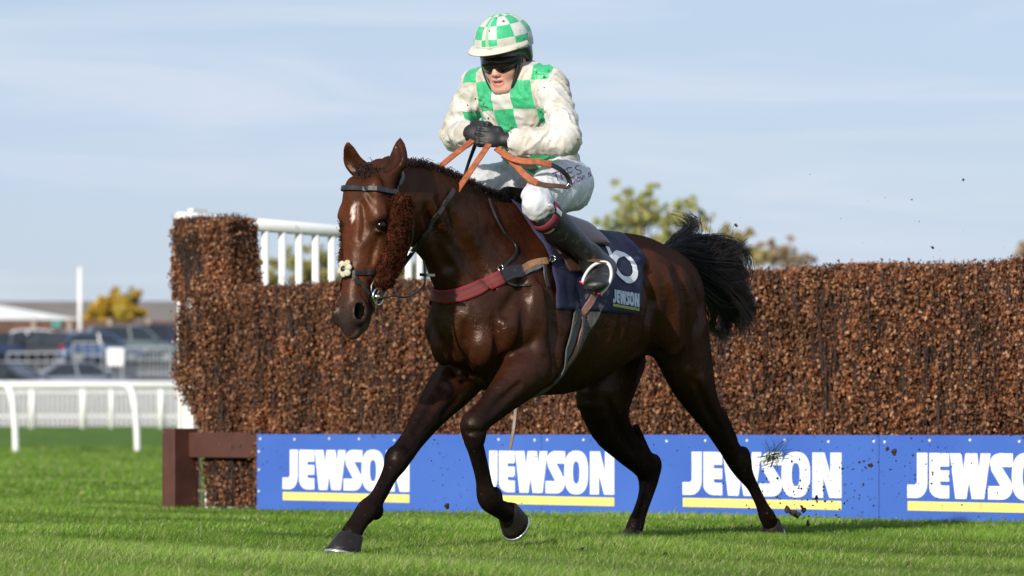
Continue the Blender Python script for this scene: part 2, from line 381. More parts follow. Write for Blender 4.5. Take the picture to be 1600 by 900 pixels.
b.inputs['Specular IOR Level'].default_value = .25
tr = N('ShaderNodeBsdfTranslucent'); L(at.outputs['Color'], tr.inputs['Color']); ms = N('ShaderNodeMixShader'); ms.inputs[0].default_value = .3
o_ = [q for q in nt.nodes if q.type == 'OUTPUT_MATERIAL'][0]; L(b.outputs[0], ms.inputs[1]); L(tr.outputs[0], ms.inputs[2]); L(ms.outputs[0], o_.inputs[0])
front = lambda x, y: (y < fence_front(x) - .02) | (x < -2.25)
near = blades(270000, 14.0, 19.5, .022, .052, .0034, 1.0)
mid = blades(190000, 19.5, 30.0, .022, .046, .005, 1.0, front)
foot = blades(9000, 20.5, 27.2, .035, .075, .005, 1.0, lambda x, y: (np.abs(y - fence_front(x) + .08) < .09) & (x > -2.3))
far = blades(170000, 30.0, 75.0, .028, .055, .011, 1.25, lambda x, y: x < -2.4)
VV, QQ, TT, CC = [], [], [], []; o = 0
for V, q, t, c in (near, mid, foot, far): VV.append(V); QQ.append(q + o); TT.append(t + o); CC.append(c); o += len(V)
gr = link('grass', npmesh('grass', np.concatenate(VV), np.concatenate(QQ), np.concatenate(TT), {'col': np.concatenate(CC)}), MATS['grass_blade'])
tag(gr, 'short green grass blades of the racecourse turf', 'grass', kind='stuff')
# ------------------------------------------------------------------ the horse
hv = Vol((-2.05, -.52, -.06), (1.42, .52, 1.82), .0085)
SD = (0, 1, 0)
# trunk: (s, centre z, half width, half height)
hv.chain([((s, 0, c), w_, h_) for s, c, w_, h_ in [
    (.47, .93, .13, .15), (.40, .965, .185, .235), (.26, 1.00, .215, .315), (.10, 1.0, .235, .365), (-.08, 1.0, .265, .36),
    (-.27, .995, .295, .345), (-.47, 1.012, .295, .29), (-.66, 1.045, .28, .26), (-.84, 1.06, .26, .25), (-1.02, 1.085, .20, .185), (-1.14, 1.10, .10, .11)]], SD, k=.03)
hv.chain([((.22, 0, 1.33), .05, .06), ((.03, 0, 1.372), .045, .055), ((-.2, 0, 1.31), .06, .05), ((-.5, 0, 1.27), .08, .04)], SD, k=.09)       # withers, spine
hv.chain([((-.5, 0, 1.24), .10, .06), ((-.76, 0, 1.262), .13, .065), ((-1.0, 0, 1.235), .09, .06), ((-1.14, 0, 1.20), .04, .05)], SD, k=.10)   # croup
# neck
NK = [((.10, 0, 1.10), .15, .26), ((.33, -.005, 1.17), .135, .225), ((.56, -.018, 1.295), .108, .195), ((.76, -.035, 1.385), .09, .155), ((.94, -.05, 1.43), .078, .105)]
hv.chain(NK, SD, k=.07)
hv.chain([((.14, 0, 1.38), .035, .05), ((.38, -.01, 1.435), .03, .04), ((.58, -.02, 1.475), .026, .035), ((.80, -.04, 1.505), .024, .03), ((.96, -.055, 1.50), .026, .03)], SD, k=.07)  # crest
hv.chain([((.62, -.02, 1.12), .035, .04), ((.5, -.01, 1.0), .045, .05), ((.46, 0, .92), .05, .05)], SD, k=.08)        # windpipe line
# shoulders, breast, upper arms
for g in (1, -1):
    hv.chain([((.0, .12 * g, 1.27), .05, .10), ((.14, .165 * g, 1.12), .06, .13), ((.30, .185 * g, .98), .065, .12), ((.40, .165 * g, .90), .07, .085)], SD, k=.06)
    hv.ell((.14, .205 * g, .90), (.17, .065, .14), k=.05)                 # triceps
    hv.ell((.485, .080 * g, .855), (.078, .076, .105), k=.018)             # breast muscle
    hv.ell((.43, .13 * g, .92), (.06, .07, .10), k=.035)
    # haunches
    hv.chain([((-.62, .17 * g, 1.17), .08, .10), ((-.80, .17 * g, 1.08), .11, .20), ((-.98, .145 * g, 1.03), .115, .21), ((-1.08, .12 * g, .98), .09, .17)], SD, k=.06)
    hv.ell((-.60, .215 * g, 1.17), (.09, .04, .06), k=.10)                # point of hip
hv.ell((-1.13, .08, 1.0), (.085, .07, .15), k=.05); hv.ell((-1.13, -.08, 1.0), (.085, .07, .15), k=.05)
for g in (1, -1):
    hv.chain([((.20, .205 * g, 1.32), .018, .012), ((.36, .215 * g, 1.10), .02, .014), ((.47, .185 * g, .97), .018, .012)], SD, k=.05, neg=True)      # neck / shoulder
    hv.chain([((.02, .262 * g, 1.06), .02, .015), ((-.03, .285 * g, .92), .022, .016), ((-.02, .27 * g, .80), .02, .014)], SD, k=.05, neg=True)      # behind the triceps
    hv.chain([((-.92, .268 * g, 1.18), .012, .012), ((-1.0, .262 * g, 1.02), .016, .014), ((-1.02, .245 * g, .86), .016, .014)], SD, k=.05, neg=True)  # back of the thigh
    hv.chain([((-.55, .29 * g, 1.02), .018, .016), ((-.62, .29 * g, .90), .03, .02), ((-.68, .27 * g, .80), .03, .02)], SD, k=.06, neg=True)          # flank
    hv.ell((-.80, .235 * g, .93), (.10, .045, .12), k=.05)                                                                                          # stifle muscle
    for i in range(5): hv.chain([((-.16 - .085 * i, .268 * g, 1.18), .005, .008), ((-.19 - .085 * i, .310 * g, 1.02), .006, .010), ((-.18 - .08 * i, .283 * g, .85), .005, .008)], SD, k=.035, neg=True)   # ribs
    hv.chain([((.80, .072 * g - .035, 1.33), .012, .012), ((.60, .098 * g - .02, 1.18), .014, .013), ((.47, .12 * g, 1.06), .014, .013)], SD, k=.04, neg=True)   # jugular groove
# legs, laid out joint by joint: (pixel x, pixel y, l, half width sideways, half width fore-aft)
def leg(nodes, k=.032, side=SD):
    sl_ = [1.0, 1.0, .97] + [.93] * (len(nodes) - 3); hv.chain([(B(a, b_, l), w_ * f_, h_ * f_) for (a, b_, l, w_, h_), f_ in zip(nodes, sl_)], side, k=k, sub=4)
RF = [(738, 560, -.12, .10, .13), (708, 601, -.135, .082, .105), (677, 640, -.145, .064, .078), (647, 683, -.145, .049, .058), (630, 707, -.145, .050, .054),
      (618, 726, -.145, .046, .048), (604, 749, -.145, .031, .034), (588, 777, -.145, .029, .032), (574, 797, -.145, .045, .049), (562, 813, -.145, .040, .042), (549, 834, -.145, .043, .046)]
LF = [(842, 556, .18, .095, .13), (816, 586, .18, .084, .104), (788, 616, .17, .064, .082), (761, 644, .155, .053, .064), (743, 662, .148, .056, .058), (741, 682, .145, .050, .053),
      (743, 706, .14, .031, .034), (753, 747, .13, .028, .031), (762, 778, .125, .044, .050), (777, 793, .12, .039, .042), (793, 801, .115, .042, .045)]
LH = [(1062, 525, .165, .105, .19), (1080, 585, .16, .088, .135), (1098, 628, .15, .064, .094), (1117, 662, .14, .050, .068), (1137, 696, .13, .043, .056), (1150, 716, .128, .046, .060),
      (1162, 737, .125, .040, .048), (1175, 759, .122, .027, .030), (1188, 786, .12, .025, .028), (1198, 806, .12, .038, .041), (1205, 820, .12, .038, .038)]
RH = [(962, 555, -.13, .12, .17), (945, 612, -.14, .108, .16), (952, 660, -.14, .082, .118), (977, 697, -.135, .062, .084), (1004, 724, -.13, .053, .068), (1013, 742, -.13, .050, .060),
      (1010, 769, -.128, .036, .040), (1001, 797, -.125, .032, .035), (993, 820, -.12, .040, .042), (988, 836, -.12, .038, .040)]
for nodes in (RF, LF, LH, RH): leg(nodes)
def cannon(p, q, l0, l1, back, r_):       # the tendon standing off behind the bone
    a, c_ = B(*p, l0), B(*q, l1); ax = (c_ - a) / np.linalg.norm(c_ - a); bk = np.array([-1.0, 0, 0]); bk -= ax * (bk @ ax); bk /= np.linalg.norm(bk)
    hv.chain([(a + bk * back * .8, r_ * .9, r_), (.5 * a + .5 * c_ + bk * back, r_ * .85, r_ * .9), (c_ + bk * back * .9, r_, r_)], SD, k=.012)
cannon((613, 732), (578, 792), -.145, -.145, .038, .016); cannon((742, 690), (759, 772), .142, .127, .036, .016); cannon((1166, 742), (1192, 796), .124, .12, .030, .013); cannon((1011, 752), (996, 812), -.13, -.122, .036, .015)
for g, nd in ((1, LF), (-1, RF)):         # forearm muscle
    a, c_ = B(*nd[1][:2], nd[1][2]), B(*nd[3][:2], nd[3][2]); hv.chain([(a + np.array([.035, .03 * g, .0]), .05, .06), (.55 * a + .45 * c_ + np.array([.03, .025 * g, 0]), .034, .04), (c_ + np.array([.012, .008 * g, 0]), .02, .02)], SD, k=.02)
    hv.chain([(a + np.array([-.05, .02 * g, -.02]), .045, .045), (.6 * a + .4 * c_ + np.array([-.035, .012 * g, -.01]), .03, .03)], SD, k=.02)
for g, nd in ((1, LH), (-1, RH)):         # gaskin muscles and the Achilles cord
    a, c_ = B(*nd[1][:2], nd[1][2]), B(*nd[4][:2], nd[4][2]); hv.chain([(a + np.array([.06, .05 * g, -.03]), .045, .06), (.5 * a + .5 * c_ + np.array([.035, .02 * g, 0]), .032, .04), (c_ + np.array([.02, 0, 0]), .02, .022)], SD, k=.025)
    hv.chain([(.4 * a + .6 * c_ + np.array([-.07, 0, .03]), .018, .022), (c_ + np.array([-.055, 0, .03]), .016, .018)], SD, k=.02)
for q, l, r_ in (((741, 664), .15, .04), ((622, 715), -.145, .036)): hv.ell(B(*q, l) + np.array([.018, 0, 0]), (.03, .044, .045), k=.03)   # knee caps
hv.ell(B(1161, 714, .127), (.040, .030, .048), k=.04); hv.ell(B(1022, 726, -.13), (.040, .032, .048), k=.04)                          # points of hock
hv.ell(B(769, 772, .125) + np.array([-.02, 0, 0]), (.022, .03, .03), k=.03); hv.ell(B(583, 800, -.145) + np.array([-.02, 0, 0]), (.024, .03, .032), k=.03)
# head, in its own frame: a down the face, b to the left, c forward
H0 = B(582, 274, -.055); HM = B(549, 507, -.085); HA = (HM - H0) / np.linalg.norm(HM - H0)
psi = R(3); HL = np.array([math.sin(psi), math.cos(psi), 0]); HL -= HA * (HL @ HA); HL /= np.linalg.norm(HL); HF = np.cross(HA, HL)
HAX = np.array([HA, HL, HF]); HLEN = np.linalg.norm(HM - H0)
def HP(a, b_, c): return H0 + a * HA + b_ * HL + c * HF
hv.chain([(HP(a, 0, c), w_, h_) for a, c, w_, h_ in [(-.01, -.055, .070, .070), (.07, -.02, .090, .080), (.15, -.002, .096, .086), (.23, -.004, .088, .082), (.33, -.002, .068, .072), (.44, .0, .057, .062),
    (.53, .0, .058, .060), (.585, -.004, .055, .054), (.618, -.012, .042, .042)]], HL, k=.03)
for g in (1, -1):
    hv.ell(HP(.225, .058 * g, -.105), (.15, .038, .115), HAX, k=.045)            # jowl
    hv.ell(HP(.165, .084 * g, .030), (.042, .028, .032), HAX, k=.03)            # brow
    hv.chain([(HP(.25, .086 * g, -.005), .013, .014), (HP(.34, .066 * g, -.005), .011, .012), (HP(.41, .055 * g, -.003), .006, .008)], HL, k=.03)     # facial crest
    hv.ell(HP(.205, .106 * g, .020), (.026, .018, .024), HAX, k=.012, neg=True)
    hv.ell(HP(.178, .097 * g, .022), (.012, .014, .030), HAX, k=.012)            # upper lid
    hv.ell(HP(.232, .094 * g, .022), (.008, .012, .024), HAX, k=.012)            # lower lid
    hv.ell(HP(.56, .050 * g, .022), (.052, .030, .044), HAX, k=.02)             # nostril wing
    hv.ell(HP(.553, .066 * g, .040), (.037, .026, .021), HAX, k=.008, neg=True)  # nostril
    hv.ell(HP(.07, .055 * g, .052), (.05, .03, .02), HAX, k=.05)
    # ears
    tip = B(543, 223, -.125) if g < 0 else B(625, 217, .005)
    base = HP(.0, .058 * g, -.03); md = .55 * base + .45 * tip + np.array([.0, .02 * g, 0])
    hv.chain([(base, .034, .034), (.75 * base + .25 * tip + np.array([0, .010 * g, 0]), .042, .036), (md, .042, .030), (.2 * base + .8 * tip + np.array([0, .008 * g, 0]), .026, .018), (tip, .006, .006)], HL, k=.02)
    fw = np.array([.034, .004 * g, 0])
    hv.chain([(.8 * base + .2 * tip + fw * 1.15, .016, .016), (md + fw * .95, .027, .024), (.22 * base + .78 * tip + fw * .6, .014, .012)], HL, k=.008, neg=True)
hv.chain([(HP(.30, 0, -.135), .042, .04), (HP(.42, 0, -.088), .036, .034), (HP(.52, 0, -.064), .040, .036), (HP(.59, 0, -.056), .040, .030)], HL, k=.03)    # lower jaw, chin
hv.chain([(HP(.60, 0, .03), .05, .004), (HP(.598, 0, -.03), .05, .004)], HL, k=.008, neg=True) if False else None
hv.chain([(HP(.545, .05, -.032), .012, .005), (HP(.60, .03, -.022), .012, .005), (HP(.625, 0, -.02), .012, .005)], HL, k=.008, neg=True)                    # mouth line
hv.ell(HP(.14, 0, -.14), (.06, .05, .06), HAX, k=.06)                                # throat latch
# muscle lines, drawn where they show and sunk into (or raised from) the finished form
def pick(px, py):
    Y = np.arange(16.4, 19.8, .004); X = (px - 800) / FPX * Y; Z = CAMH + (HOR - py) / FPX * Y; dX, dY = X - W0[0], Y - W0[1]
    P_ = np.stack([dX * US[0] + dY * US[1], dX * UL[0] + dY * UL[1], Z], 1); i = np.round((P_ - hv.lo) / hv.h).astype(int); ok = ((i >= 0) & (i < hv.n)).all(1); f = np.full(len(Y), 1.0); f[ok] = hv.F[tuple(i[ok].T)]
    j = np.argmax(f < 0); return P_[j] if f[j] < 0 else None
def line(pix, r_, k, neg=True):
    q = [pick(*p) for p in spline(pix, 3 * len(pix))]; q = [p for p in q if p is not None]
    if len(q) > 2:
        n_ = len(q); q = np.array(q); q[1:-1] = (q[:-2] + q[1:-1] + q[2:]) / 3
        hv.chain([(p, r_ * (.35 + .65 * math.sin(math.pi * (i + .5) / n_)), r_ * (.35 + .65 * math.sin(math.pi * (i + .5) / n_))) for i, p in enumerate(q)], (.85, .5, 0), k=k, sub=1, neg=neg)
line([(726, 508), (727, 530), (729, 556), (733, 584)], .014, .022)
line([(690, 528), (696, 555), (708, 578), (722, 592)], .012, .028); line([(772, 500), (778, 530), (772, 560), (752, 588)], .012, .030)
line([(845, 432), (858, 480), (866, 530), (868, 575)], .016, .05); line([(815, 445), (822, 490), (812, 540)], .012, .05)
line([(842, 455), (845, 500), (843, 545)], .014, .06, False)
line([(1012, 425), (1018, 465), (1012, 510), (1000, 545)], .016, .06); line([(1058, 425), (1072, 470), (1078, 520), (1076, 570)], .012, .045)
line([(1040, 428), (1052, 475), (1056, 525)], .014, .06, False)
line([(812, 600), (788, 622), (764, 645)], .010, .025); line([(694, 606), (668, 645), (648, 676)], .010, .025); line([(716, 622), (690, 650)], .008, .02)
line([(688, 312), (708, 350), (732, 392), (756, 428)], .014, .05); line([(668, 330), (680, 370), (700, 415)], .012, .05)
line([(1088, 600), (1104, 635), (1124, 672)], .010, .03); line([(950, 630), (966, 668), (990, 705)], .012, .03)
line([(592, 372), (584, 392), (580, 412)], .006, .018); line([(606, 372), (598, 396), (588, 412)], .006, .018, False); line([(566, 318), (570, 345), (566, 372)], .007, .025); line([(574, 300), (584, 315)], .006, .02)
line([(560, 430), (566, 455), (573, 470)], .006, .02); line([(572, 424), (578, 440), (588, 452)], .005, .015)
for q_ in ((735, 674), (748, 674)): line([(q_[0] - 8, q_[1]), (q_[0], q_[1] + 2), (q_[0] + 8, q_[1])], .006, .015)
HV, HQ = hv.mesh(2); del hv
HN = normals_of(HV, HQ)
# coat: bay colours, lighter patches, darker eye sockets, shade painted into the nostrils
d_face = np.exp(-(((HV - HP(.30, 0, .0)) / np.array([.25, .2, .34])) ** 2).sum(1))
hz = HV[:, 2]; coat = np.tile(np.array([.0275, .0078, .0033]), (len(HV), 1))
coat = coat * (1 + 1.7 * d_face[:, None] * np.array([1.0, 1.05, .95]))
red = np.exp(-(((HV - np.array([-.75, .28, 1.12])) / np.array([.3, .3, .22])) ** 2).sum(1)) + .8 * np.exp(-(((HV - np.array([.5, 0, .84])) / np.array([.12, .2, .12])) ** 2).sum(1))
coat = coat * (1 + .55 * red[:, None])  # lightens the breast and left haunch, as the line above does the face
pts_dark = np.array([.0065, .0042, .0036])
kd = sstep(.82, .46, hz) * (np.abs(HV[:, 0] - 1.1) > .0) * (1 - sstep(.93, .99, hz)); kd = np.where((HV[:, 0] > .82) & (hz > .80), 0, kd)
coat = coat * (1 - 0.93 * kd[:, None]) + pts_dark * 0.93 * kd[:, None]
top = sstep(1.30, 1.5, hz) * (HV[:, 0] < .85); coat *= (1 - .25 * top[:, None])
la = (HV - H0) @ HA; lb = (HV - H0) @ HL; lc = (HV - H0) @ HF; hd = (HV[:, 0] > .82) & (np.abs(lb) < .16) & (la > -.2) & (HV[:, 2] > .80)
mz = np.where(hd & (la > .3), sstep(.44, .58, la + .04 * lc), 0)[:, None]; coat = coat * (1 - .85 * mz) + np.array([.022, .017, .016]) * .85 * mz
lip = np.where(hd, sstep(.575, .61, la) * (lc < .01), 0)[:, None]; coat = coat * (1 - .5 * lip) + np.array([.16, .10, .06]) * .5 * lip
nzv = np.array([mnoise.noise(Vector(p) * 70) for p in HV[hd & (lc > .04) & (la > .08) & (la < .24)]])
st = np.zeros(len(HV)); sel = hd & (lc > .04) & (la > .08) & (la < .24)
st[sel] = np.clip((1.15 - np.sqrt(((la[sel] - .168) / .038) ** 2 + ((lb[sel] + .006 - .1 * (la[sel] - .16)) / .012) ** 2) + .55 * nzv) * 2.5, 0, 1)
coat = coat * (1 - .8 * st[:, None]) + np.array([.62, .52, .46]) * .8 * st[:, None]
ew = hd & (np.sqrt(((la - .205) / .042) ** 2 + ((lc - .02) / .04) ** 2) < 1) & (np.abs(lb) > .06); coat[ew] *= .42  # coat darkened round the eye sockets
nos = hd & (np.sqrt(((la - .553) / .036) ** 2 + ((lc - .036) / .023) ** 2 + ((np.abs(lb) - .054) / .030) ** 2) < 1); coat[nos] = [.004, .003, .003]  # shade of the nostril hollow put into the colour as near black
m_, nt, bsdf, N, L = nodes_of('horse_coat')
tc = N('ShaderNodeTexCoord'); ob = tc.outputs['Object']
def NZ(sc, det=4, rough=.5, vec=None, dist=0.0):
    q = N('ShaderNodeTexNoise'); q.inputs['Scale'].default_value = sc; q.inputs['Detail'].default_value = det; q.inputs['Roughness'].default_value = rough; q.inputs['Distortion'].default_value = dist; L(vec or ob, q.inputs['Vector']); return q.outputs[0]
def MRG(v, a, b_, c, d): q = N('ShaderNodeMapRange'); L(v, q.inputs[0]); q.inputs['From Min'].default_value = a; q.inputs['From Max'].default_value = b_; q.inputs['To Min'].default_value = c; q.inputs['To Max'].default_value = d; return q.outputs[0]
def MTH(op, a, b_): 
    q = N('ShaderNodeMath'); q.operation = op
    for i, v in enumerate((a, b_)):
        if isinstance(v, (int, float)): q.inputs[i].default_value = v
        else: L(v, q.inputs[i])
    return q.outputs[0]
at = N('ShaderNodeAttribute'); at.attribute_name = 'col'; cb = N('ShaderNodeCombineColor'); var = MTH('MULTIPLY', MRG(NZ(7, 6), .3, .7, .62, 1.38), MRG(NZ(120, 3), .3, .7, .75, 1.25)); [L(var, cb.inputs[i]) for i in range(3)]
mm = N('ShaderNodeMix'); mm.data_type = 'RGBA'; mm.blend_type = 'MULTIPLY'; mm.inputs['Factor'].default_value = 1; L(at.outputs['Color'], mm.inputs['A']); L(cb.outputs[0], mm.inputs['B'])
# dried mud splashed on the legs and belly
ge = N('ShaderNodeSeparateXYZ'); L(ob, ge.inputs[0]); vo = N('ShaderNodeTexVoronoi'); vo.inputs['Scale'].default_value = 34; L(ob, vo.inputs['Vector'])
md = MTH('LESS_THAN', MTH('ADD', vo.outputs['Distance'], MTH('MULTIPLY', NZ(60), .35)), MRG(ge.outputs['Z'], 1.1, .25, .12, .30)); m3 = N('ShaderNodeMix'); m3.data_type = 'RGBA'; L(MTH('MULTIPLY', md, .55), m3.inputs['Factor']); L(mm.outputs['Result'], m3.inputs['A']); m3.inputs['B'].default_value = (.055, .040, .028, 1)
# fine relief: muscle, veins, short hair
vx = N('ShaderNodeTexVoronoi'); vx.feature = 'DISTANCE_TO_EDGE'; vx.inputs['Scale'].default_value = 8; va = N('ShaderNodeVectorMath'); va.operation = 'MULTIPLY_ADD'; wn = N('ShaderNodeTexNoise'); wn.inputs['Scale'].default_value = 9; wn.inputs['Detail'].default_value = 3; L(ob, wn.inputs['Vector'])
L(wn.outputs['Color'], va.inputs[0]); va.inputs[1].default_value = (.16, .16, .16); L(ob, va.inputs[2]); L(va.outputs[0], vx.inputs['Vector'])
vein = MTH('MULTIPLY', MRG(vx.outputs['Distance'], .0, .035, 1, 0), MRG(NZ(3.2), .50, .66, 0, .0016))
hgt = MTH('ADD', MTH('ADD', MTH('MULTIPLY', NZ(7.5, 2, .4), .013), MTH('MULTIPLY', NZ(30, 3), .0028)), MTH('ADD', vein, MTH('MULTIPLY', NZ(260, 2), .0007)))
bp = N('ShaderNodeBump'); bp.inputs['Strength'].default_value = 1; bp.inputs['Distance'].default_value = 1.0; L(hgt, bp.inputs['Height'])
df = N('ShaderNodeBsdfDiffuse'); gl = N('ShaderNodeBsdfGlossy'); ad = N('ShaderNodeAddShader'); L(m3.outputs['Result'], df.inputs['Color']); df.inputs['Roughness'].default_value = .3
ga = N('ShaderNodeAttribute'); ga.attribute_name = 'gloss'; gm = N('ShaderNodeMix'); gm.data_type = 'RGBA'; gm.inputs['A'].default_value = (.0, .0, .0, 1); gm.inputs['B'].default_value = (.033, .026, .0215, 1); L(ga.outputs['Fac'], gm.inputs['Factor']); L(gm.outputs['Result'], gl.inputs['Color']); L(MRG(NZ(12, 8), .3, .7, .27, .52), gl.inputs['Roughness']); L(bp.outputs[0], df.inputs['Normal']); L(bp.outputs[0], gl.inputs['Normal'])
L(df.outputs[0], ad.inputs[0]); L(gl.outputs[0], ad.inputs[1]); L(ad.outputs[0], [q for q in nt.nodes if q.type == 'OUTPUT_MATERIAL'][0].inputs[0]); nt.nodes.remove(bsdf)
gloss = 1 - .55 * kd - .35 * mz[:, 0]; gloss[nos] = 0; gloss = np.clip(gloss * (1 - .45 * d_face), 0, 1)
hw = w2(HV); HW = hw
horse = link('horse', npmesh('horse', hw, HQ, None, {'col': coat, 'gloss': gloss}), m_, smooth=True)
tag(horse, 'dark bay racehorse galloping past the birch fence with a jockey up', 'horse')
HS = Surf(hw, HQ)
wv = lambda v: v[0] * US + v[1] * UL + np.array([0, 0, v[2]])       # direction, horse frame -> world
WHA, WHL, WHF = wv(HA), wv(HL), wv(HF)
def HPW(a, b_, c): return w2(HP(a, b_, c))
# eyes
mat('eye', (.004, .003, .002), .16, .2, 40, spec=.4)
for g in (1, -1):
    bm = bmesh.new(); bmesh.ops.create_uvsphere(bm, u_segments=20, v_segments=14, radius=.0235); me = bpy.data.meshes.new('eye'); bm.to_mesh(me); bm.free()
    o = link('eye', me, MATS['eye'], horse, True); o.location = HPW(.205, .089 * g, .018)
# hooves and shoes
mat('hoof_horn', (.016, .013, .011), .45, .45, 16, bump=.001, bscale=90, spec=.25, dirt=((.06, .05, .04), 22, .62))
mat('shoe_metal', (.62, .62, .63), .3, .15, 60, metal=.9)
def hoof(cor, toe_dir, up_dir, size=.062, length=.085):
    """cor: coronet centre, toe_dir: unit vector towards the toe, up_dir: unit vector from sole to coronet"""
    cor = np.asarray(cor, float); f = np.asarray(toe_dir, float); u = np.asarray(up_dir, float); u /= np.linalg.norm(u); f = f - u * (f @ u); f /= np.linalg.norm(f); sd_ = np.cross(u, f)
    b_ = MB(); rings = []
    for t in (-.12, 0, .3, .65, 1.0):
        r_ = size * (.74 + .26 * max(t, 0)); c_ = cor - u * length * t + f * (.030 * max(t, 0)); ring = []
        if t < 0: r_ *= .9
        for a in np.arange(22) * 2 * math.pi / 22:
            x, y = math.cos(a), math.sin(a); fl = x if x > -.55 else -.55 - (abs(x) - .55) * .3
            heel = -u * 0 + u * (length * .32 * max(0, -x) * (1 - t) * 0)
            ring.append(c_ + f * r_ * 1.08 * fl + sd_ * r_ * .98 * y + heel)
        rings.append(ring)
    b_.loft(rings); o = b_.build('hoof', MATS['hoof_horn'], horse, True)
    s_ = MB(); base = cor - u * (length + .002) + f * .03; path = [base + f * size * 1.0 * math.cos(a) + sd_ * size * .88 * math.sin(a) for a in np.linspace(-2.25, 2.25, 25)]
    s_.tube(path, .0085, 8, ref=u, flat=1.0); s_.build('horseshoe', MATS['shoe_metal'], o, True)
    return o
W = lambda px, py, l: w2(B(px, py, l))
hoof(W(547, 839, -.145), wv((.92, -.1, -.25)), wv((-.30, 0, .95)), .072, .084)
hoof(W(793, 797, .113), wv((.42, .02, -.9)), wv((.80, .03, .38)), .064, .084)
hoof(W(1205, 817, .12), wv((.5, 0, -.85)), wv((.62, .04, .55)), .056, .055)
hoof(W(988, 832, -.12), wv((.95, 0, -.2)), wv((-.2, 0, .95)), .060, .07)
# mane, forelock, tail
mat('dark_hair', (.010, .007, .006), .38, .4, 60, spec=.5)
mat('mane_hair', (.030, .012, .008), .45, .4, 60, spec=.4)
crest = spline([(.16, 0, 1.44), (.30, -.005, 1.452), (.45, -.012, 1.475), (.60, -.022, 1.51), (.75, -.034, 1.53), (.90, -.048, 1.54), (.985, -.055, 1.53)], 400)
P = []
for i in range(4200):
    c_ = crest[rng.integers(0, 400)]; tuft = .6 + .25 * math.sin(c_[0] * 95)
    p0 = w2(c_); hp = HS.near(p0, 0)[0] + rng.normal(0, .006, 3); side = UL * (-1 if rng.random() < .8 else .5); ln = (.018 + .026 * tuft) * (.6 + .7 * rng.random())
    back = -US * rng.normal(.25, .3)
    P.append([hp - np.array([0, 0, .006]), hp + ln * (.5 * side * .5 + np.array([0, 0, .55]) + back * .4), hp + ln * (side * 1.0 + np.array([0, 0, .45 - .5 * rng.random()]) + back * 1.4)])
V, Q = strands(np.array(P), .0022, .0006); link('mane', npmesh('mane', V, Q), MATS['mane_hair'], horse, True)['kind'] = 'stuff'
P = []
for i in range(420):       # longer loose lock on the withers
    p0 = HS.near(w2((.13 + .10 * rng.random(), rng.normal(0, .012), 1.46)), 0)[0]; a = rng.normal(0, .5)
    k_ = .055 * (.6 + .7 * rng.random()); up = np.array([0, 0, 1.0]); bk = -US * .95 + UL * (.25 + .3 * a)
    P.append(spline([p0 - up * .005, p0 + up * k_ * .6 + bk * k_ * .3, p0 + up * k_ * .75 + bk * k_ * 1.0, p0 + up * k_ * (.2 - .4 * rng.random()) + bk * k_ * 1.7], 7))
V, Q = strands(np.array(P), .0018, .0005); link('mane', npmesh('mane', V, Q), MATS['dark_hair'], horse, True)['kind'] = 'stuff'
P = []
for i in range(260):
    p0 = HS.near(HPW(rng.normal(-.005, .012), rng.normal(0, .02), rng.normal(.02, .025)), 0)[0]; ln = .036 * (.5 + .8 * rng.random())
    dr = WHF * rng.normal(.5, .35) + WHL * rng.normal(-.25, .4) + np.array([0, 0, rng.normal(.35, .3)])
    P.append([p0 - np.array([0, 0, .004]), p0 + dr * ln * .6, p0 + dr * ln + WHA * ln * .45])
V, Q = strands(np.array(P), .0018, .0005); link('forelock', npmesh('forelock', V, Q), MATS['mane_hair'], horse, True)['kind'] = 'stuff'
# tail: dock then long hair streaming back and falling
def tailpath(tx, ty, lift, n=14, jit=0.0, dep=.25):
    d0 = PX(1040, 396, 18.95); d1 = PX(1040 + (tx - 1040) * .35, 396 + (ty - 396) * .25 - lift, 19.02 + dep * .4); d2 = PX(1040 + (tx - 1040) * .75, 396 + (ty - 396) * .6 - lift * .9, 19.05 + dep * .8); d3 = PX(tx, ty, 19.08 + dep)
    return d0, d1, d2, d3
P = []; R0 = []
core = spline([PX(1036, 396, 18.92), PX(1070, 400, 19.02), PX(1108, 422, 19.10), PX(1134, 452, 19.14), PX(1146, 484, 19.16), PX(1138, 508, 19.16)], 40)
for i in range(3600):
    q = i / 3600; grp = rng.integers(0, 64); gr_ = np.random.default_rng(grp + 5); gx, gy, gd = gr_.normal(0, 1, 3)
    rad = (9 + 0.0 * q); ox, oy, od = gx * .62 + rng.normal(0, .17), gy * .62 + rng.normal(0, .17), gd * .6 + rng.normal(0, .2)
    u_end = .45 + .55 * rng.random(); base_c = core[0]
    cs = np.array([core[int(t * 39)] for t in np.linspace(0, u_end, 10)]); tt = np.linspace(0, 1, 10)
    spread = .010 + .066 * np.sin(np.minimum(tt * u_end * 1.25, 1) * math.pi * .62) ** 1.1
    off = np.stack([ox * spread, od * spread * .8, -oy * spread * .95], 1)
    curl = np.stack([np.sin(tt * 5 + gx * 3) * .026 * tt, 0 * tt, np.cos(tt * 4.5 + gy * 3) * .024 * tt], 1)
    P.append(cs + off + curl)
V1, Q1 = strands(np.array(P), .0024, .0008)
P = []
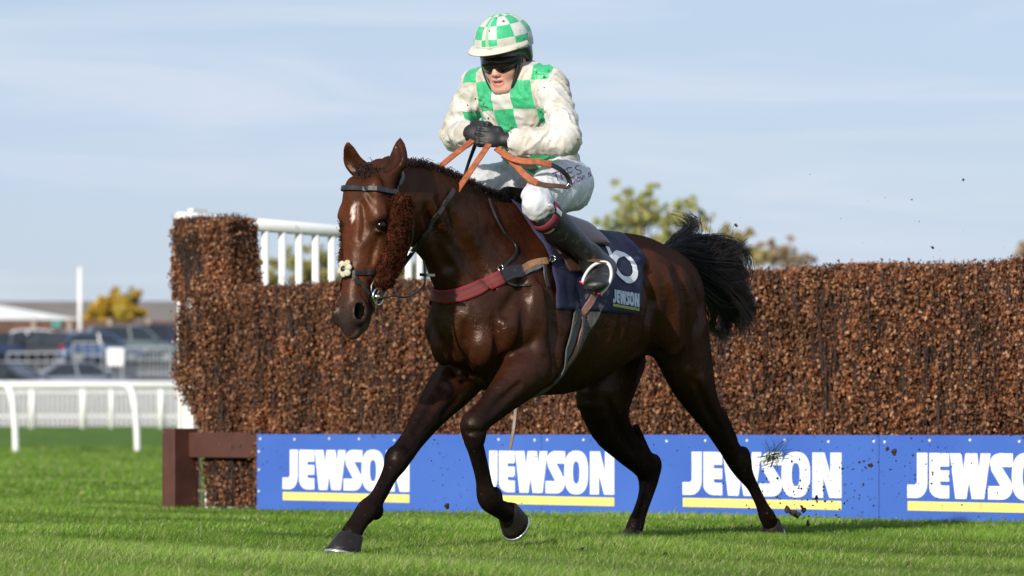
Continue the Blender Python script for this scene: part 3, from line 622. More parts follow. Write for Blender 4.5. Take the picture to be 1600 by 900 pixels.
for (x1, y1, x2, y2, x3, y3, n_) in [(1058, 372, 1085, 352, 1072, 338, 60), (1060, 376, 1078, 360, 1066, 345, 60), (1075, 380, 1092, 362, 1085, 336, 20), (1092, 392, 1130, 400, 1165, 376, 26), (1100, 400, 1140, 404, 1158, 388, 34), (1100, 404, 1142, 412, 1150, 398, 30),
        (1065, 362, 1080, 340, 1048, 332, 5), (1100, 384, 1124, 402, 1146, 400, 30), (1112, 420, 1150, 420, 1166, 432, 60), (1120, 440, 1160, 440, 1170, 470, 70), (1128, 470, 1164, 478, 1160, 512, 60), (1110, 480, 1112, 512, 1138, 526, 60), (1072, 390, 1100, 372, 1112, 392, 40),
        (1060, 378, 1096, 376, 1120, 398, 60), (1105, 410, 1155, 415, 1140, 438, 40)]:
    for j in range(n_):
        jx, jy = rng.normal(0, 4.5, 2); z_ = rng.normal(0, .04)
        P.append(spline([PX(1042 + jx * .4, 393 + jy * .3, 18.96), PX(x1 + jx, y1 + jy, 19.05 + z_), PX(x2 + jx * .9, y2 + jy * .9, 19.12 + z_), PX(x3 + jx * .7 + rng.normal(0, 3), y3 + jy * .7 + rng.normal(0, 3), 19.15 + z_)], 10))
for j in range(150):       # flyaway hairs
    a = rng.uniform(-2.0, 1.1); r1_, r2_ = rng.uniform(30, 62), rng.uniform(55, 100); x1, y1 = 1085 + r1_ * math.cos(a) * .8, 415 + r1_ * math.sin(a) * .7; cv_ = rng.normal(0, .7); x2, y2 = 1085 + r2_ * math.cos(a + cv_ * .4), 415 + r2_ * math.sin(a + cv_ * .4) * .85; z_ = rng.normal(0, .06)
    P.append(spline([PX(1046, 395, 18.97), PX(.5 * (1046 + x1), .5 * (395 + y1) - 4, 19.02 + z_ * .5), PX(x1, y1, 19.08 + z_), PX(x2, y2, 19.14 + z_)], 10))
V2, Q2 = strands(np.array(P), .0016, .0006)
link('tail', npmesh('tail', np.vstack([V1, V2]), np.vstack([Q1, Q2 + len(V1)])), MATS['dark_hair'], horse, True)['kind'] = 'stuff'
# ------------------------------------------------------------------ the birch fence
F0 = np.array([-2.10, 26.75, 0]); FE = np.array([.729, -.685, 0]); FE /= np.linalg.norm(FE); FNn = np.array([FE[1], -FE[0], 0])     # along the fence; out of its front face
FAX = np.array([FE, FNn, [0, 0, 1]])
def FP(t, n, z): return F0 + t * FE + n * FNn + np.array([0, 0, z])
def t_of(px):
    k = (px - 800) / FPX; return (F0[0] - k * F0[1]) / (k * FE[1] - FE[0])
mat('birch_dark', (.020, .011, .007), .95, .4, 25)
mat('twig', (.045, .026, .020), .85, .5, 40)
mat('white_paint', (.78, .78, .76), .45, .06, 3, dirt=((.45, .43, .38), 9, .66))
mat('brown_paint', (.075, .026, .018), .55, .2, 12, bump=.001, bscale=60, dirt=((.16, .10, .075), 24, .68))
fence = empty('birch_fence', F0)
tag(fence, 'long brown birch steeplechase fence behind the galloping horse', 'fence')
def under(o, root):      # parent without moving
    o.parent = root; o.matrix_parent_inverse = Matrix.Translation(-Vector(root.location)) if root.rotation_euler[2] == 0 else (Matrix.Translation(root.location) @ root.rotation_euler.to_matrix().to_4x4()).inverted(); return o
FTOP, FBOT = 1.345, .02
def fence_left(z): return .02 + .19 * float(sstep(.85, .47, z))
b_ = MB(); rings = []
for z in np.linspace(FBOT, FTOP, 8): rings.append([FP(fence_left(z) + .05, -.115, z), FP(8.4, -.115, z), FP(8.4, -.62 + .14 * z, z), FP(fence_left(z) + .05, -.62 + .14 * z, z)])
under(b_.loft(rings).build('birch_core', MATS['birch_dark']), fence)
def leaves(n, fn, size=(.0068, .0155)):
    """little curled dead leaves scattered by fn -> points, outward normals"""
    p, nr = fn(n); n = len(p); sz = size[0] + (size[1] - size[0]) * rng.random(n) ** 1.4
    d = nr + rng.normal(0, .75, (n, 3)); d /= np.linalg.norm(d, axis=1)[:, None]
    up = np.array([0, 0, -1.0]) + rng.normal(0, .55, (n, 3)); a = up - d * (up * d).sum(1)[:, None]; a /= np.linalg.norm(a, axis=1)[:, None]; c = np.cross(d, a)
    fold = rng.normal(.35, .3, n)[:, None] * sz[:, None]; wd = (.55 + .35 * rng.random(n))[:, None] * sz[:, None]
    V = np.stack([p - a * sz[:, None], p + c * wd + d * fold, p + a * sz[:, None] + d * fold * rng.normal(0, .6, n)[:, None], p - c * wd + d * fold], 1)
    i = np.arange(n)[:, None] * 4; T = np.concatenate([i + [[0, 1, 2]], i + [[0, 2, 3]]])
    t = rng.random(n); hue = rng.random(n)
    clump = .5 + .5 * np.sin(p[:, 0] * 9 + 3 * np.sin(p[:, 2] * 4)) * np.sin(p[:, 2] * 6 + 2 * np.sin(p[:, 0] * 5))
    dk, md, lt, rd = (np.array(q) for q in ((.042, .019, .012), (.215, .086, .038), (.45, .255, .14), (.30, .080, .026)))
    col = dk + (md - dk) * np.clip(t * 1.6, 0, 1)[:, None]; k = np.clip((t - .66) / .34, 0, 1)[:, None] ** 1.6; col = col * (1 - k) + lt * k
    k2 = (.55 * (hue > .72) * clump)[:, None]; col = col * (1 - k2) + rd * k2; col *= (.78 + .44 * clump)[:, None]
    return V.reshape(-1, 3), T, np.repeat(col, 4, 0)
m, nt, b, N, L = nodes_of('dead_leaf')
at = N('ShaderNodeAttribute'); at.attribute_name = 'col'; L(at.outputs['Color'], b.inputs['Base Color']); b.inputs['Roughness'].default_value = .6; b.inputs['Specular IOR Level'].default_value = .3
tr = N('ShaderNodeBsdfTranslucent'); L(at.outputs['Color'], tr.inputs['Color']); ms = N('ShaderNodeMixShader'); ms.inputs[0].default_value = .15
o_ = [q for q in nt.nodes if q.type == 'OUTPUT_MATERIAL'][0]; L(b.outputs[0], ms.inputs[1]); L(tr.outputs[0], ms.inputs[2]); L(ms.outputs[0], o_.inputs[0])
def bulge(t, z): return .022 * np.sin(t * 7.1 + 1.5 * np.sin(z * 3)) + .022 * np.sin(t * 17.3 + z * 2) + .016 * np.sin(t * 41 + 3 * np.sin(z * 5)) + .012 * np.sin(z * 23 + t * 9)
def face_pts(n):
    t = rng.random(n) * 8.0 - .02; z = FBOT + .0 + (FTOP + .03 - FBOT) * rng.random(n); lim = .02 + .19 * sstep(.85, .47, z)
    k = (t > lim - .03 * rng.random(n)) & ((z > .44) | ((t > .16) & (t < .84) & (rng.random(n) < .30))); t, z = t[k], z[k]
    nn = -.045 + bulge(t, z) + rng.normal(0, .022, len(t)) - .05 * sstep(1.28, 1.38, z)
    P = F0 + t[:, None] * FE + nn[:, None] * FNn; P[:, 2] = z + .012 * np.sin(t * 5) * (z > 1.25); return P, np.tile(FNn, (len(t), 1))
def top_pts(n):
    t = rng.random(n) * 8.2; nn = -.05 - .42 * rng.random(n); P = F0 + t[:, None] * FE + nn[:, None] * FNn; P[:, 2] = FTOP + rng.normal(.005, .018, n) + .012 * np.sin(t * 5); return P, np.tile([0, 0, 1.0], (n, 1))
def end_pts(n):
    z = .46 + (FTOP - .46) * rng.random(n); nn = -.05 - .45 * rng.random(n); t = .02 + .19 * sstep(.85, .47, z) + rng.normal(0, .025, n); P = F0 + t[:, None] * FE + nn[:, None] * FNn; P[:, 2] = z; return P, np.tile(-FE, (n, 1))
parts = [leaves(235000, face_pts), leaves(13000, top_pts), leaves(7500, end_pts)]
def joinleaves(parts):
    VV, TT, CC, o = [], [], [], 0
    for V, T, c in parts: VV.append(V); TT.append(T + o); CC.append(c); o += len(V)
    return np.concatenate(VV), np.concatenate(TT), np.concatenate(CC)
V, T, c = joinleaves(parts); o = link('birch_leaves', npmesh('birch_leaves', V, None, T, {'col': c}), MATS['dead_leaf']); under(o, fence); o['kind'] = 'stuff'
P = []
for i in range(5600):
    t = rng.random() * 8.1; low = rng.random() < .20
    if low: t = .17 + .66 * rng.random()
    z0 = .02 if low else .4 + .8 * rng.random(); z1 = .40 if low else min(z0 + .15 + .3 * rng.random(), FTOP + .035 * rng.random() + .01)
    if t < fence_left(z0) + .02: continue
    n0 = (-.085 if low else -.05) + bulge(t, z0) + rng.normal(0, .018); P.append([FP(t, n0, z0), FP(t + rng.normal(0, .012), n0 + rng.normal(0, .01), (z0 + z1) / 2), FP(t + rng.normal(0, .022), n0 + rng.normal(0, .015) - .03 * (z1 > 1.28), z1)])
for i in range(500):
    t = rng.random() * 8.1; n0 = -.05 - .4 * rng.random(); P.append([FP(t, n0, 1.2), FP(t, n0, 1.33), FP(t + rng.normal(0, .02), n0 + rng.normal(0, .02), FTOP + .02 + .03 * rng.random())])
for i in range(70):
    z = .5 + .8 * rng.random(); n0 = -.05 - .4 * rng.random(); t = fence_left(z); P.append([FP(t + .05, n0, z), FP(t - .02, n0, z + rng.normal(.02, .02)), FP(t - .05 - .05 * rng.random(), n0, z + rng.normal(.04, .03))])
V, Q = strands(np.array(P), .0035, .0015); o = link('birch_twigs', npmesh('birch_twigs', V, Q), MATS['twig']); under(o, fence); o['kind'] = 'stuff'
# guard rail frame at the open end
RT = .475
b_ = MB().box(FP((.16 + t_of(411)) / 2 , -.03, RT - .078), (t_of(411) - .16, .09, .155), FAX, .006); under(b_.build('guard_rail', MATS['brown_paint']), fence)
b_ = MB().box(FP(.105, .035, (RT + .02) / 2 - .04), (.115, .20, RT + .11), FAX, .006); under(b_.build('end_post', MATS['brown_paint']), fence)
for q in (.55, .62): under(MB().tube([FP(q, .012, RT - .085 + .1 * (q - .55)), FP(q, .022, RT - .085 + .1 * (q - .55))], .012, 8).build('bolt_head', MATS['brown_paint']), fence)
b_ = MB().box(FP(.055, -.10, .66), (.10, .06, 1.3), FAX, .008); under(b_.build('white_post', MATS['white_paint']), fence)
b_ = MB().box(FP(.225, -.09, .19), (.035, .03, .40), FAX, .004); under(b_.build('white_stake', MATS['white_paint']), fence)
# tall birch panel at the end of the fence, with the white wing behind it
wing = empty('birch_wing', FP(.35, -.3, 0)); tag(wing, 'taller square birch panel standing on the left end of the fence', 'fence wing')
WA, WB, WZ = t_of(255), t_of(350), 1.80
b_ = MB(); rings = [[FP(WA + .06, -.15, z), FP(WB - .06 + .04 * (1.8 - z), -.15, z), FP(WB - .06, -.34, z), FP(WA + .06, -.34, z)] for z in np.linspace(1.2, WZ - .05, 4)]
under(b_.loft(rings).build('birch_core', MATS['birch_dark']), wing)
def wing_pts(n):
    t = WA + (WB - WA) * rng.random(n); z = 1.3 + (WZ - 1.3) * rng.random(n); k = (z < WZ - .02 * np.abs(np.sin(t * 23))) & (t < WB - .06 * sstep(1.35, 1.75, z) + .03 * rng.random(n)) & (rng.random(n) < 1 - .8 * np.exp(-((t - WA - .8) / .022) ** 2) * (z < 1.66)) & (rng.random(n) < 1 - .8 * np.exp(-((z - 1.575) / .014) ** 2))
    t, z = t[k], z[k]; nn = -.085 + bulge(t, z) * .55 + rng.normal(0, .02, len(t)) - .03 * sstep(1.72, 1.8, z); P = F0 + t[:, None] * FE + nn[:, None] * FNn; P[:, 2] = z; return P, np.tile(FNn, (len(t), 1))
def wing_edge(n):
    z = 1.32 + (WZ - 1.32) * rng.random(n); e = rng.random(n) < .5; t = np.where(e, WA + .02, WB - .06 * sstep(1.35, 1.75, z) - .02) + rng.normal(0, .02, n); nn = -.10 - .23 * rng.random(n); P = F0 + t[:, None] * FE + nn[:, None] * FNn; P[:, 2] = z
    return P, np.where(e[:, None], -FE[None], FE[None])
def wing_top(n):
    t = WA + (WB - WA - .06) * rng.random(n); nn = -.09 - .2 * rng.random(n); P = F0 + t[:, None] * FE + nn[:, None] * FNn; P[:, 2] = WZ + rng.normal(-.02, .012, n); return P, np.tile([0, 0, 1.0], (n, 1))
V, T, c = joinleaves([leaves(15000, wing_pts), leaves(6000, wing_edge), leaves(700, wing_top)]); o = link('birch_leaves', npmesh('birch_leaves', V, None, T, {'col': c}), MATS['dead_leaf']); under(o, wing); o['kind'] = 'stuff'
P = []
for i in range(900):
    t = WA + .02 + (WB - WA - .08) * rng.random(); z0 = 1.3 + .35 * rng.random(); z1 = min(z0 + .3, WZ + .035 * rng.random()); n0 = -.09 - (.2 * rng.random() if z1 > 1.75 else .0) + .03 * rng.random()
    P.append([FP(t, n0, z0), FP(t + rng.normal(0, .01), n0, (z0 + z1) / 2), FP(t + rng.normal(0, .025), n0 + rng.normal(0, .02), z1)])
V, Q = strands(np.array(P), .003, .0012); o = link('birch_twigs', npmesh('birch_twigs', V, Q), MATS['twig']); under(o, wing); o['kind'] = 'stuff'
# white slatted wing rail running back from the fence
r0 = PX(279, 341, 27.3); r1 = PX(760, 381, 29.4); RD = (r1 - r0); RL = math.hypot(RD[0], RD[1]); 
wr = empty('wing_rail', (r0[0], r0[1], 0)); tag(wr, 'white plastic wing rail with upright slats behind the horse head', 'railing')
b_ = MB().tube([r0, r1], .042, 14); under(b_.build('top_rail', MATS['white_paint'], None, True), wr)
RDu = np.array([RD[0], RD[1], 0]) / RL; RAX = np.array([RDu, np.array([-RDu[1], RDu[0], 0]), [0, 0, 1]])
for px in [283, 308, 335, 361, 388] + [414, 441, 467, 493, 518, 543, 567, 592, 615, 638, 655, 677, 699, 720, 741]:
    k = (px - 800) / FPX; a = (r0[0] - k * r0[1]) / (k * RD[1] - RD[0]); top = r0 + a * RD
    base = float(gz(top[0], top[1])); h_ = top[2] - .03 - base
    under(MB().tube([(top[0], top[1], base - .02), (top[0], top[1], base + h_)], .026, 10).build('slat', MATS['white_paint'], None, True), wr)
under(MB().box(r0 + np.array([.12, 0, .05]), (.12, .05, .02), RAX).build('rail_cap', MATS['white_paint']), wr)

# ------------------------------------------------------------------ advertising boards
m, nt, b, N, L = nodes_of('board_blue')
b.inputs['Roughness'].default_value = .38; b.inputs['Specular IOR Level'].default_value = .35
tc = N('ShaderNodeTexCoord'); nz = N('ShaderNodeTexNoise'); nz.inputs['Scale'].default_value = 1.3; nz.inputs['Detail'].default_value = 4; L(tc.outputs['Object'], nz.inputs['Vector'])
cr = N('ShaderNodeValToRGB'); e = cr.color_ramp.elements; e[0].position = .3; e[0].color = (.046, .112, .43, 1); e[1].position = .7; e[1].color = (.060, .145, .485, 1); L(nz.outputs[0], cr.inputs[0])
vo = N('ShaderNodeTexVoronoi'); vo.inputs['Scale'].default_value = 26; L(tc.outputs['Object'], vo.inputs['Vector']); n3 = N('ShaderNodeTexNoise'); n3.inputs['Scale'].default_value = 60; L(tc.outputs['Object'], n3.inputs['Vector'])
n4 = N('ShaderNodeTexNoise'); n4.inputs['Scale'].default_value = 2.2; L(tc.outputs['Object'], n4.inputs['Vector'])
th = N('ShaderNodeMapRange'); th.inputs['From Min'].default_value = .42; th.inputs['From Max'].default_value = .66; th.inputs['To Min'].default_value = .10; th.inputs['To Max'].default_value = .27; L(n4.outputs[0], th.inputs[0])
a1 = N('ShaderNodeMath'); a1.operation = 'MULTIPLY_ADD'; a1.inputs[1].default_value = .25; L(n3.outputs[0], a1.inputs[0]); L(vo.outputs['Distance'], a1.inputs[2])
lt = N('ShaderNodeMath'); lt.operation = 'LESS_THAN'; L(a1.outputs[0], lt.inputs[0]); L(th.outputs[0], lt.inputs[1])
mxx = N('ShaderNodeMix'); mxx.data_type = 'RGBA'; L(lt.outputs[0], mxx.inputs['Factor']); L(cr.outputs[0], mxx.inputs['A']); mxx.inputs['B'].default_value = (.035, .03, .028, 1); L(mxx.outputs['Result'], b.inputs['Base Color'])
mat('board_white', (.80, .81, .84), .4, .03, 4, dirt=((.10, .08, .07), 38, .735))
mat('board_yellow', (.78, .66, .20), .4, .04, 4, dirt=((.10, .08, .05), 38, .735))
mat('screw_white', (.7, .72, .75), .4, .1, 10)
def arc(cx, cy, rx, ry, a0, a1, n=8): return [(cx + rx * math.cos(R(a)), cy + ry * math.sin(R(a))) for a in np.linspace(a0, a1, n)]
def letters():
    """six heavy condensed capitals in a 1058 x 335 box (y down), each a closed outline; the round one is a ring of quads"""
    J = [(338, 220), (405, 220), (405, 440)] + arc(335, 440, 70, 108, 0, 90, 8)[1:] + [(275, 548), (275, 452), (325, 452), (338, 436)]
    E = [(418, 220), (545, 222), (545, 318), (487, 318), (487, 346), (545, 346), (545, 426), (487, 426), (487, 448), (500, 456), (545, 456), (545, 548), (490, 548)] + arc(490, 470, 72, 78, 90, 180, 8)[1:]
    Wl = [(550, 222), (622, 222), (636, 335), (650, 222), (724, 222), (735, 335), (746, 222), (808, 222), (768, 550), (690, 550), (672, 430), (655, 550), (585, 550)]
    S = [(948, 222), (948, 318), (878, 318), (940, 430)] + arc(880, 470, 66, 82, -25, 90, 8) + [(793, 552), (793, 456), (872, 456), (812, 340)] + arc(870, 290, 66, 70, 150, 270, 8)
    Nn = [(1145, 222), (1222, 222), (1262, 385), (1262, 222), (1333, 222), (1333, 556), (1256, 556), (1214, 400), (1214, 556), (1145, 556)]
    return [J, E, Wl, S, Nn], ((1036, 387, 94, 170), (1036, 387, 27, 88))
def logo(to3, parent, mw, my, name='lettering', th=.002, stripe='stripe'):
    """to3(u, v, d): u 0..1 across, v 0 at letter top to 1 at letter foot"""
    g = lambda x, y, d: to3((x - 275) / 1058, (y - 220) / 332, d)
    P, (o1, o2) = letters(); out = []
    for p in P: out.append(MB().poly(p, g, th).build(name, mw, None))
    def sup(c, a): x, y, rx, ry = c; ca, sa = math.cos(a), math.sin(a); e_ = .78; return (x + rx * math.copysign(abs(ca) ** e_, ca), y + ry * math.copysign(abs(sa) ** e_, sa))
    n = 32; b_ = MB(); A = np.arange(n) * 2 * math.pi / n
    V = [g(*sup(o1, a), 0) for a in A] + [g(*sup(o1, a), th) for a in A] + [g(*sup(o2, a), th) for a in A] + [g(*sup(o2, a), 0) for a in A]
    b_.raw(V, [(k * n + i, k * n + (i + 1) % n, (k + 1) * n + (i + 1) % n, (k + 1) * n + i) for k in range(3) for i in range(n)]); out.append(b_.build(name, mw, None))
    out.append(MB().poly([(277, 572), (1333, 578), (1333, 645), (277, 640)], g, th).build(stripe, my, None))
    return out
BD = [(411, 'blue advertising board at the open left end of the fence'), (856, 'blue advertising board behind the middle of the horse, second from the left'), (1383, 'blue advertising board running out of the right side of the picture')]
edges = [t_of(411), t_of(856), t_of(1383), t_of(1383) + 2.44]; BOT, TOP = .0, .465; boards = []
for i, (px, lab) in enumerate(BD):
    t0, t1 = edges[i] + .002, edges[i + 1] - .002; root = empty('advertising_board', FP((t0 + t1) / 2, .04, 0))
    under(MB().box(FP((t0 + t1) / 2, .045, .195), (t1 - t0, .018, .54), FAX, .002).build('panel', MATS['board_blue']), root)
    for q in range(9):
        tt = t0 + .04 + (t1 - t0 - .08) * q / 8 + rng.normal(0, .015); zz = .44 - .012 * rng.random()
        under(MB().tube([FP(tt, .053, zz), FP(tt, .0575, zz)], .0075, 8).build('screw', MATS['screw_white']), root)
    for zz in (.36, .25, .12):
        if i == 0: under(MB().tube([FP(t0 + .02, .053, zz), FP(t0 + .02, .0575, zz)], .0075, 8).build('screw', MATS['screw_white']), root)
    tag(root, lab, 'board', 'advertising boards along the fence'); boards.append(root)
for (pa, pb, own) in ((452, 650, 0), (763, 970, 1), (1077, 1325, 1), (1428, 1690, 2)):
    ta, tb = t_of(pa), t_of(pb); zt, zb = .372, .132
    for o in logo(lambda u, v, d: FP(ta + u * (tb - ta), .0545 + d, zt + v * (zb - zt)), None, MATS['board_white'], MATS['board_yellow']): under(o, boards[own])
# ------------------------------------------------------------------ the jockey
person = empty('person', w2((-.1, 0, 1.35)))
tag(person, 'jockey in green and white checked silks crouching over the horse neck', 'person')
PO = Vector(person.location)
def pin(o, par=None):
    o.parent = person if par is None else par
    o.matrix_parent_inverse = Matrix.Translation(-PO) if par is None else Matrix.Identity(4)
    if par is not None: o.matrix_parent_inverse = Matrix.Identity(4); 
    return o
# ---- jacket
SHL, SHR = B(858, 136, .170), B(748, 134, -.170)
ELL, ELR = B(884, 217, .315), B(712, 212, -.285)
WRL, WRR = B(808, 221, .125), B(729, 209, -.105)
jv = Vol((-.45, -.50, 1.40), (.55, .52, 2.12), .0065)
jv.chain([((-.12, 0, 1.62), .15, .11), ((-.05, 0, 1.69), .155, .122), ((.03, 0, 1.80), .175, .135), ((.10, 0, 1.89), .165, .115), ((.125, 0, 1.945), .10, .08)], SD, k=.03)
jv.chain([(SHR, .07, .07), ((.12, -.08, 1.955), .07, .065), ((.12, .08, 1.955), .07, .065), (SHL, .07, .07)], (1, 0, 0), k=.05)
jv.chain([((.125, 0, 1.95), .075, .075), ((.15, 0, 1.995), .066, .068)], SD, k=.03)
for sh, el, wr, g in ((SHL, ELL, WRL, 1), (SHR, ELR, WRR, -1)):
    jv.chain([(sh, .070, .070), (.5 * sh + .5 * el + np.array([0, .010 * g, 0]), .060, .062), (el, .056, .058)], (0, 0, 1), k=.04)
    jv.chain([(el, .057, .058), (.55 * el + .45 * wr, .055, .055), (.15 * el + .85 * wr, .047, .047), (wr, .044, .044)], (0, 0, 1), k=.025)
    d = wr - el; d /= np.linalg.norm(d)
    jv.chain([(wr - d * .028, .052, .052), (wr - d * .012, .050, .050)], (0, 0, 1), k=.008)             # cuff
    rr = np.random.default_rng(3 if g > 0 else 4)
    for i in range(15):      # cloth folds round the sleeves
        e_ = rr.random() < .55; a, c_ = (el, wr) if e_ else (sh, el); t = .08 + .84 * rr.random(); ax = (c_ - a) / np.linalg.norm(c_ - a); p = a * (1 - t) + c_ * t
        q1 = np.cross(ax, (0, 0, 1.0)); q1 /= np.linalg.norm(q1); q2 = np.cross(ax, q1); r_ = .055 if e_ else .063; r_ *= (1 - .2 * t if e_ else 1); an = rr.random() * 6.28; sw = 1.0 + .8 * rr.random(); tw = rr.normal(0, .05)
        jv.chain([(p + ax * tw * (u - .5) * 1.6 + (r_ - .002) * (math.cos(an + u * sw) * q1 + math.sin(an + u * sw) * q2), .004 + .008 * math.sin(u * math.pi), .004 + .007 * math.sin(u * math.pi)) for u in (0, .33, .66, 1)], ax, k=.022)
rr = np.random.default_rng(11)
for i in range(16):          # folds over the chest and back
    z = 1.66 + .26 * rr.random(); an = rr.random() * 6.28; c0 = np.array([-.05 + (z - 1.70) * .75, 0, z]); sl_ = rr.normal(0, .05)
    jv.chain([(c0 + np.array([.115 * math.cos(an + u), .165 * math.sin(an + u), sl_ * (u - .4) * 2]), .004 + .007 * math.sin(u / .9 * math.pi), .004 + .006 * math.sin(u / .9 * math.pi)) for u in (0, .3, .6, .9)], (0, 0, 1), k=.025)
jv.chain([((-.15, 0, 1.605), .148, .112), ((-.11, 0, 1.63), .156, .118)], SD, k=.02)
JV, JQ = jv.mesh(1); del jv
JN = normals_of(JV, JQ); disp = np.zeros(len(JV))
def seg_t(V, a, c): t = np.clip(((V - a) @ (c - a)) / ((c - a) @ (c - a)), 0, 1); return t, np.linalg.norm(V - a - t[:, None] * (c - a), axis=1)
segs = [(SHL, ELL), (ELL, WRL), (SHR, ELR), (ELR, WRR), (np.array([-.12, 0, 1.60]), np.array([.12, 0, 1.95]))]
ts, ds = zip(*[seg_t(JV, a, c) for a, c in segs]); ds = np.array(ds); ds[4] -= .07; own = ds.argmin(0)
for i, p in enumerate(JV):
    k = own[i]; a, c = segs[k]; ln = np.linalg.norm(c - a); ax = (c - a) / ln; u = ts[k][i] * ln; q = p - a - ax * ((p - a) @ ax); wpp = mnoise.noise(Vector(p) * 7); sq = 1.0 if k < 4 else .8
    n1 = mnoise.noise(Vector((u * 17 + q[0] * 9 + 2.2 * wpp + k * 9, q[1] * 11 + 3 * q[2], q[2] * 9 - 4 * q[1])) * sq); n2 = mnoise.noise(Vector((u * 38 + 14 * q[1] + 2 * wpp, q[1] * 20, q[2] * 20)))
    disp[i] = .0105 * ((1 - abs(n1)) ** 5 - .3) + .0060 * ((1 - abs(n2)) ** 4 - .35)
JV = JV + JN * disp[:, None]
m, nt, b, N, L = nodes_of('silks'); b.inputs['Roughness'].default_value = .42; b.inputs['Specular IOR Level'].default_value = .35; b.inputs['Sheen Weight'].default_value = .15
def A_(n_): q = N('ShaderNodeAttribute'); q.attribute_name = n_; return q.outputs['Fac']
def M_(op, a, b_=None, c=None):
    q = N('ShaderNodeMath'); q.operation = op
    for i, v in enumerate((a, b_, c)):
        if v is None: continue
        if isinstance(v, (int, float)): q.inputs[i].default_value = v
        else: L(v, q.inputs[i])
    return q.outputs[0]
tc = N('ShaderNodeTexCoord')
def N_(sc, det=4): q = N('ShaderNodeTexNoise'); q.inputs['Scale'].default_value = sc; q.inputs['Detail'].default_value = det; L(tc.outputs['Object'], q.inputs['Vector']); return q.outputs[0]
wob = M_('MULTIPLY_ADD', N_(14), .10, -.05)
fu = M_('FLOOR', M_('ADD', A_('cu'), wob)); fv = M_('FLOOR', M_('ADD', A_('cv'), wob))
chk = M_('LESS_THAN', M_('ABSOLUTE', M_('MODULO', M_('ADD', M_('ADD', fu, fv), 100.0), 2.0)), .5)
chk = M_('MULTIPLY', chk, M_('LESS_THAN', A_('plain'), .5))
def MX(f, a, b_):
    q = N('ShaderNodeMix'); q.data_type = 'RGBA'
    if isinstance(f, (int, float)): q.inputs['Factor'].default_value = f
    else: L(f, q.inputs['Factor'])
    for k, v in (('A', a), ('B', b_)):
        if isinstance(v, tuple): q.inputs[k].default_value = (*v, 1)
        else: L(v, q.inputs[k])
    return q.outputs['Result']
def RNG(v, a, b_, c=0.0, d=1.0): q = N('ShaderNodeMapRange'); L(v, q.inputs[0]); q.inputs['From Min'].default_value = a; q.inputs['From Max'].default_value = b_; q.inputs['To Min'].default_value = c; q.inputs['To Max'].default_value = d; return q.outputs[0]
white = MX(RNG(N_(9, 6), .40, .70, 0, .8), (.60, .585, .55), (.40, .35, .255)); green = MX(RNG(N_(20), .3, .7), (.028, .38, .15), (.065, .50, .24))
colr = MX(chk, white, green)
vo = N('ShaderNodeTexVoronoi'); vo.inputs['Scale'].default_value = 26; L(tc.outputs['Object'], vo.inputs['Vector'])
sp = M_('LESS_THAN', M_('MULTIPLY_ADD', N_(90), .16, vo.outputs['Distance']), RNG(N_(5), .38, .66, .11, .26))
colr = MX(sp, colr, (.045, .03, .022)); L(colr, b.inputs['Base Color'])
wv_ = N('ShaderNodeTexWave'); wv_.inputs['Scale'].default_value = 5.0; wv_.inputs['Distortion'].default_value = 14; wv_.inputs['Detail'].default_value = 3; wv_.inputs['Detail Scale'].default_value = 1.6; L(tc.outputs['Object'], wv_.inputs['Vector'])
bp = N('ShaderNodeBump'); bp.inputs['Strength'].default_value = .7; bp.inputs['Distance'].default_value = .010; L(M_('MULTIPLY_ADD', N_(30, 3), .35, N_(11, 2)), bp.inputs['Height']); L(bp.outputs[0], b.inputs['Normal'])
def seg_d(V, a, c):
    t = np.clip(((V - a) @ (c - a)) / ((c - a) @ (c - a)), 0, 1); return np.linalg.norm(V - a - t[:, None] * (c - a), axis=1)
armd = np.minimum.reduce([seg_d(JV, .75 * SHL + .25 * ELL, ELL), seg_d(JV, ELL, WRL), seg_d(JV, .75 * SHR + .25 * ELR, ELR), seg_d(JV, ELR, WRR)])
col_ = (JV[:, 2] > 1.965) & (np.abs(JV[:, 1]) < .09)
fore = np.minimum(seg_d(JV, ELL, WRL), seg_d(JV, ELR, WRR))
plain = np.where((np.abs(JV[:, 1]) > .205) | (fore < .072) | col_, 1.0, 0.0)
jac = link('jacket', npmesh('jacket', w2(JV), JQ, None, {'cu': JV[:, 1] / .089 + .5, 'cv': (JV[:, 2] - 1.70) / .1175, 'plain': plain}), MATS['silks'], smooth=True); pin(jac)
jac['label'] = 'muddy white silks with green checks'
JS = Surf(w2(JV), JQ)
# ---- breeches
mat('breeches', (.60, .61, .64), .5, .06, 6, bump=.006, bscale=22, dirt=((.50, .44, .36), 14, .66))
bv = Vol((-.52, -.42, 1.22), (.45, .42, 1.78), .0075)
HPL, HPR, KNL, KNR = np.array([-.125, .10, 1.545]), np.array([-.125, -.10, 1.545]), B(838, 318, .245), np.array([.30, -.235, 1.42])
bv.chain([((-.185, 0, 1.545), .12, .10), ((-.13, 0, 1.59), .14, .115), ((-.08, 0, 1.65), .14, .11)], SD, k=.03)
for hp, kn, g in ((HPL, KNL, 1), (HPR, KNR, -1)):
    bv.chain([(hp + np.array([-.035, 0, -.025]), .108, .110), (hp * .62 + kn * .38 + np.array([0, .02 * g, 0]), .100, .108), (hp * .25 + kn * .75, .076, .088), (kn, .052, .060)], SD, k=.04)
    bv.chain([(kn, .052, .060), (kn + np.array([-.07, .008 * g, -.065]), .052, .058)], SD, k=.02)
rr = np.random.default_rng(21)
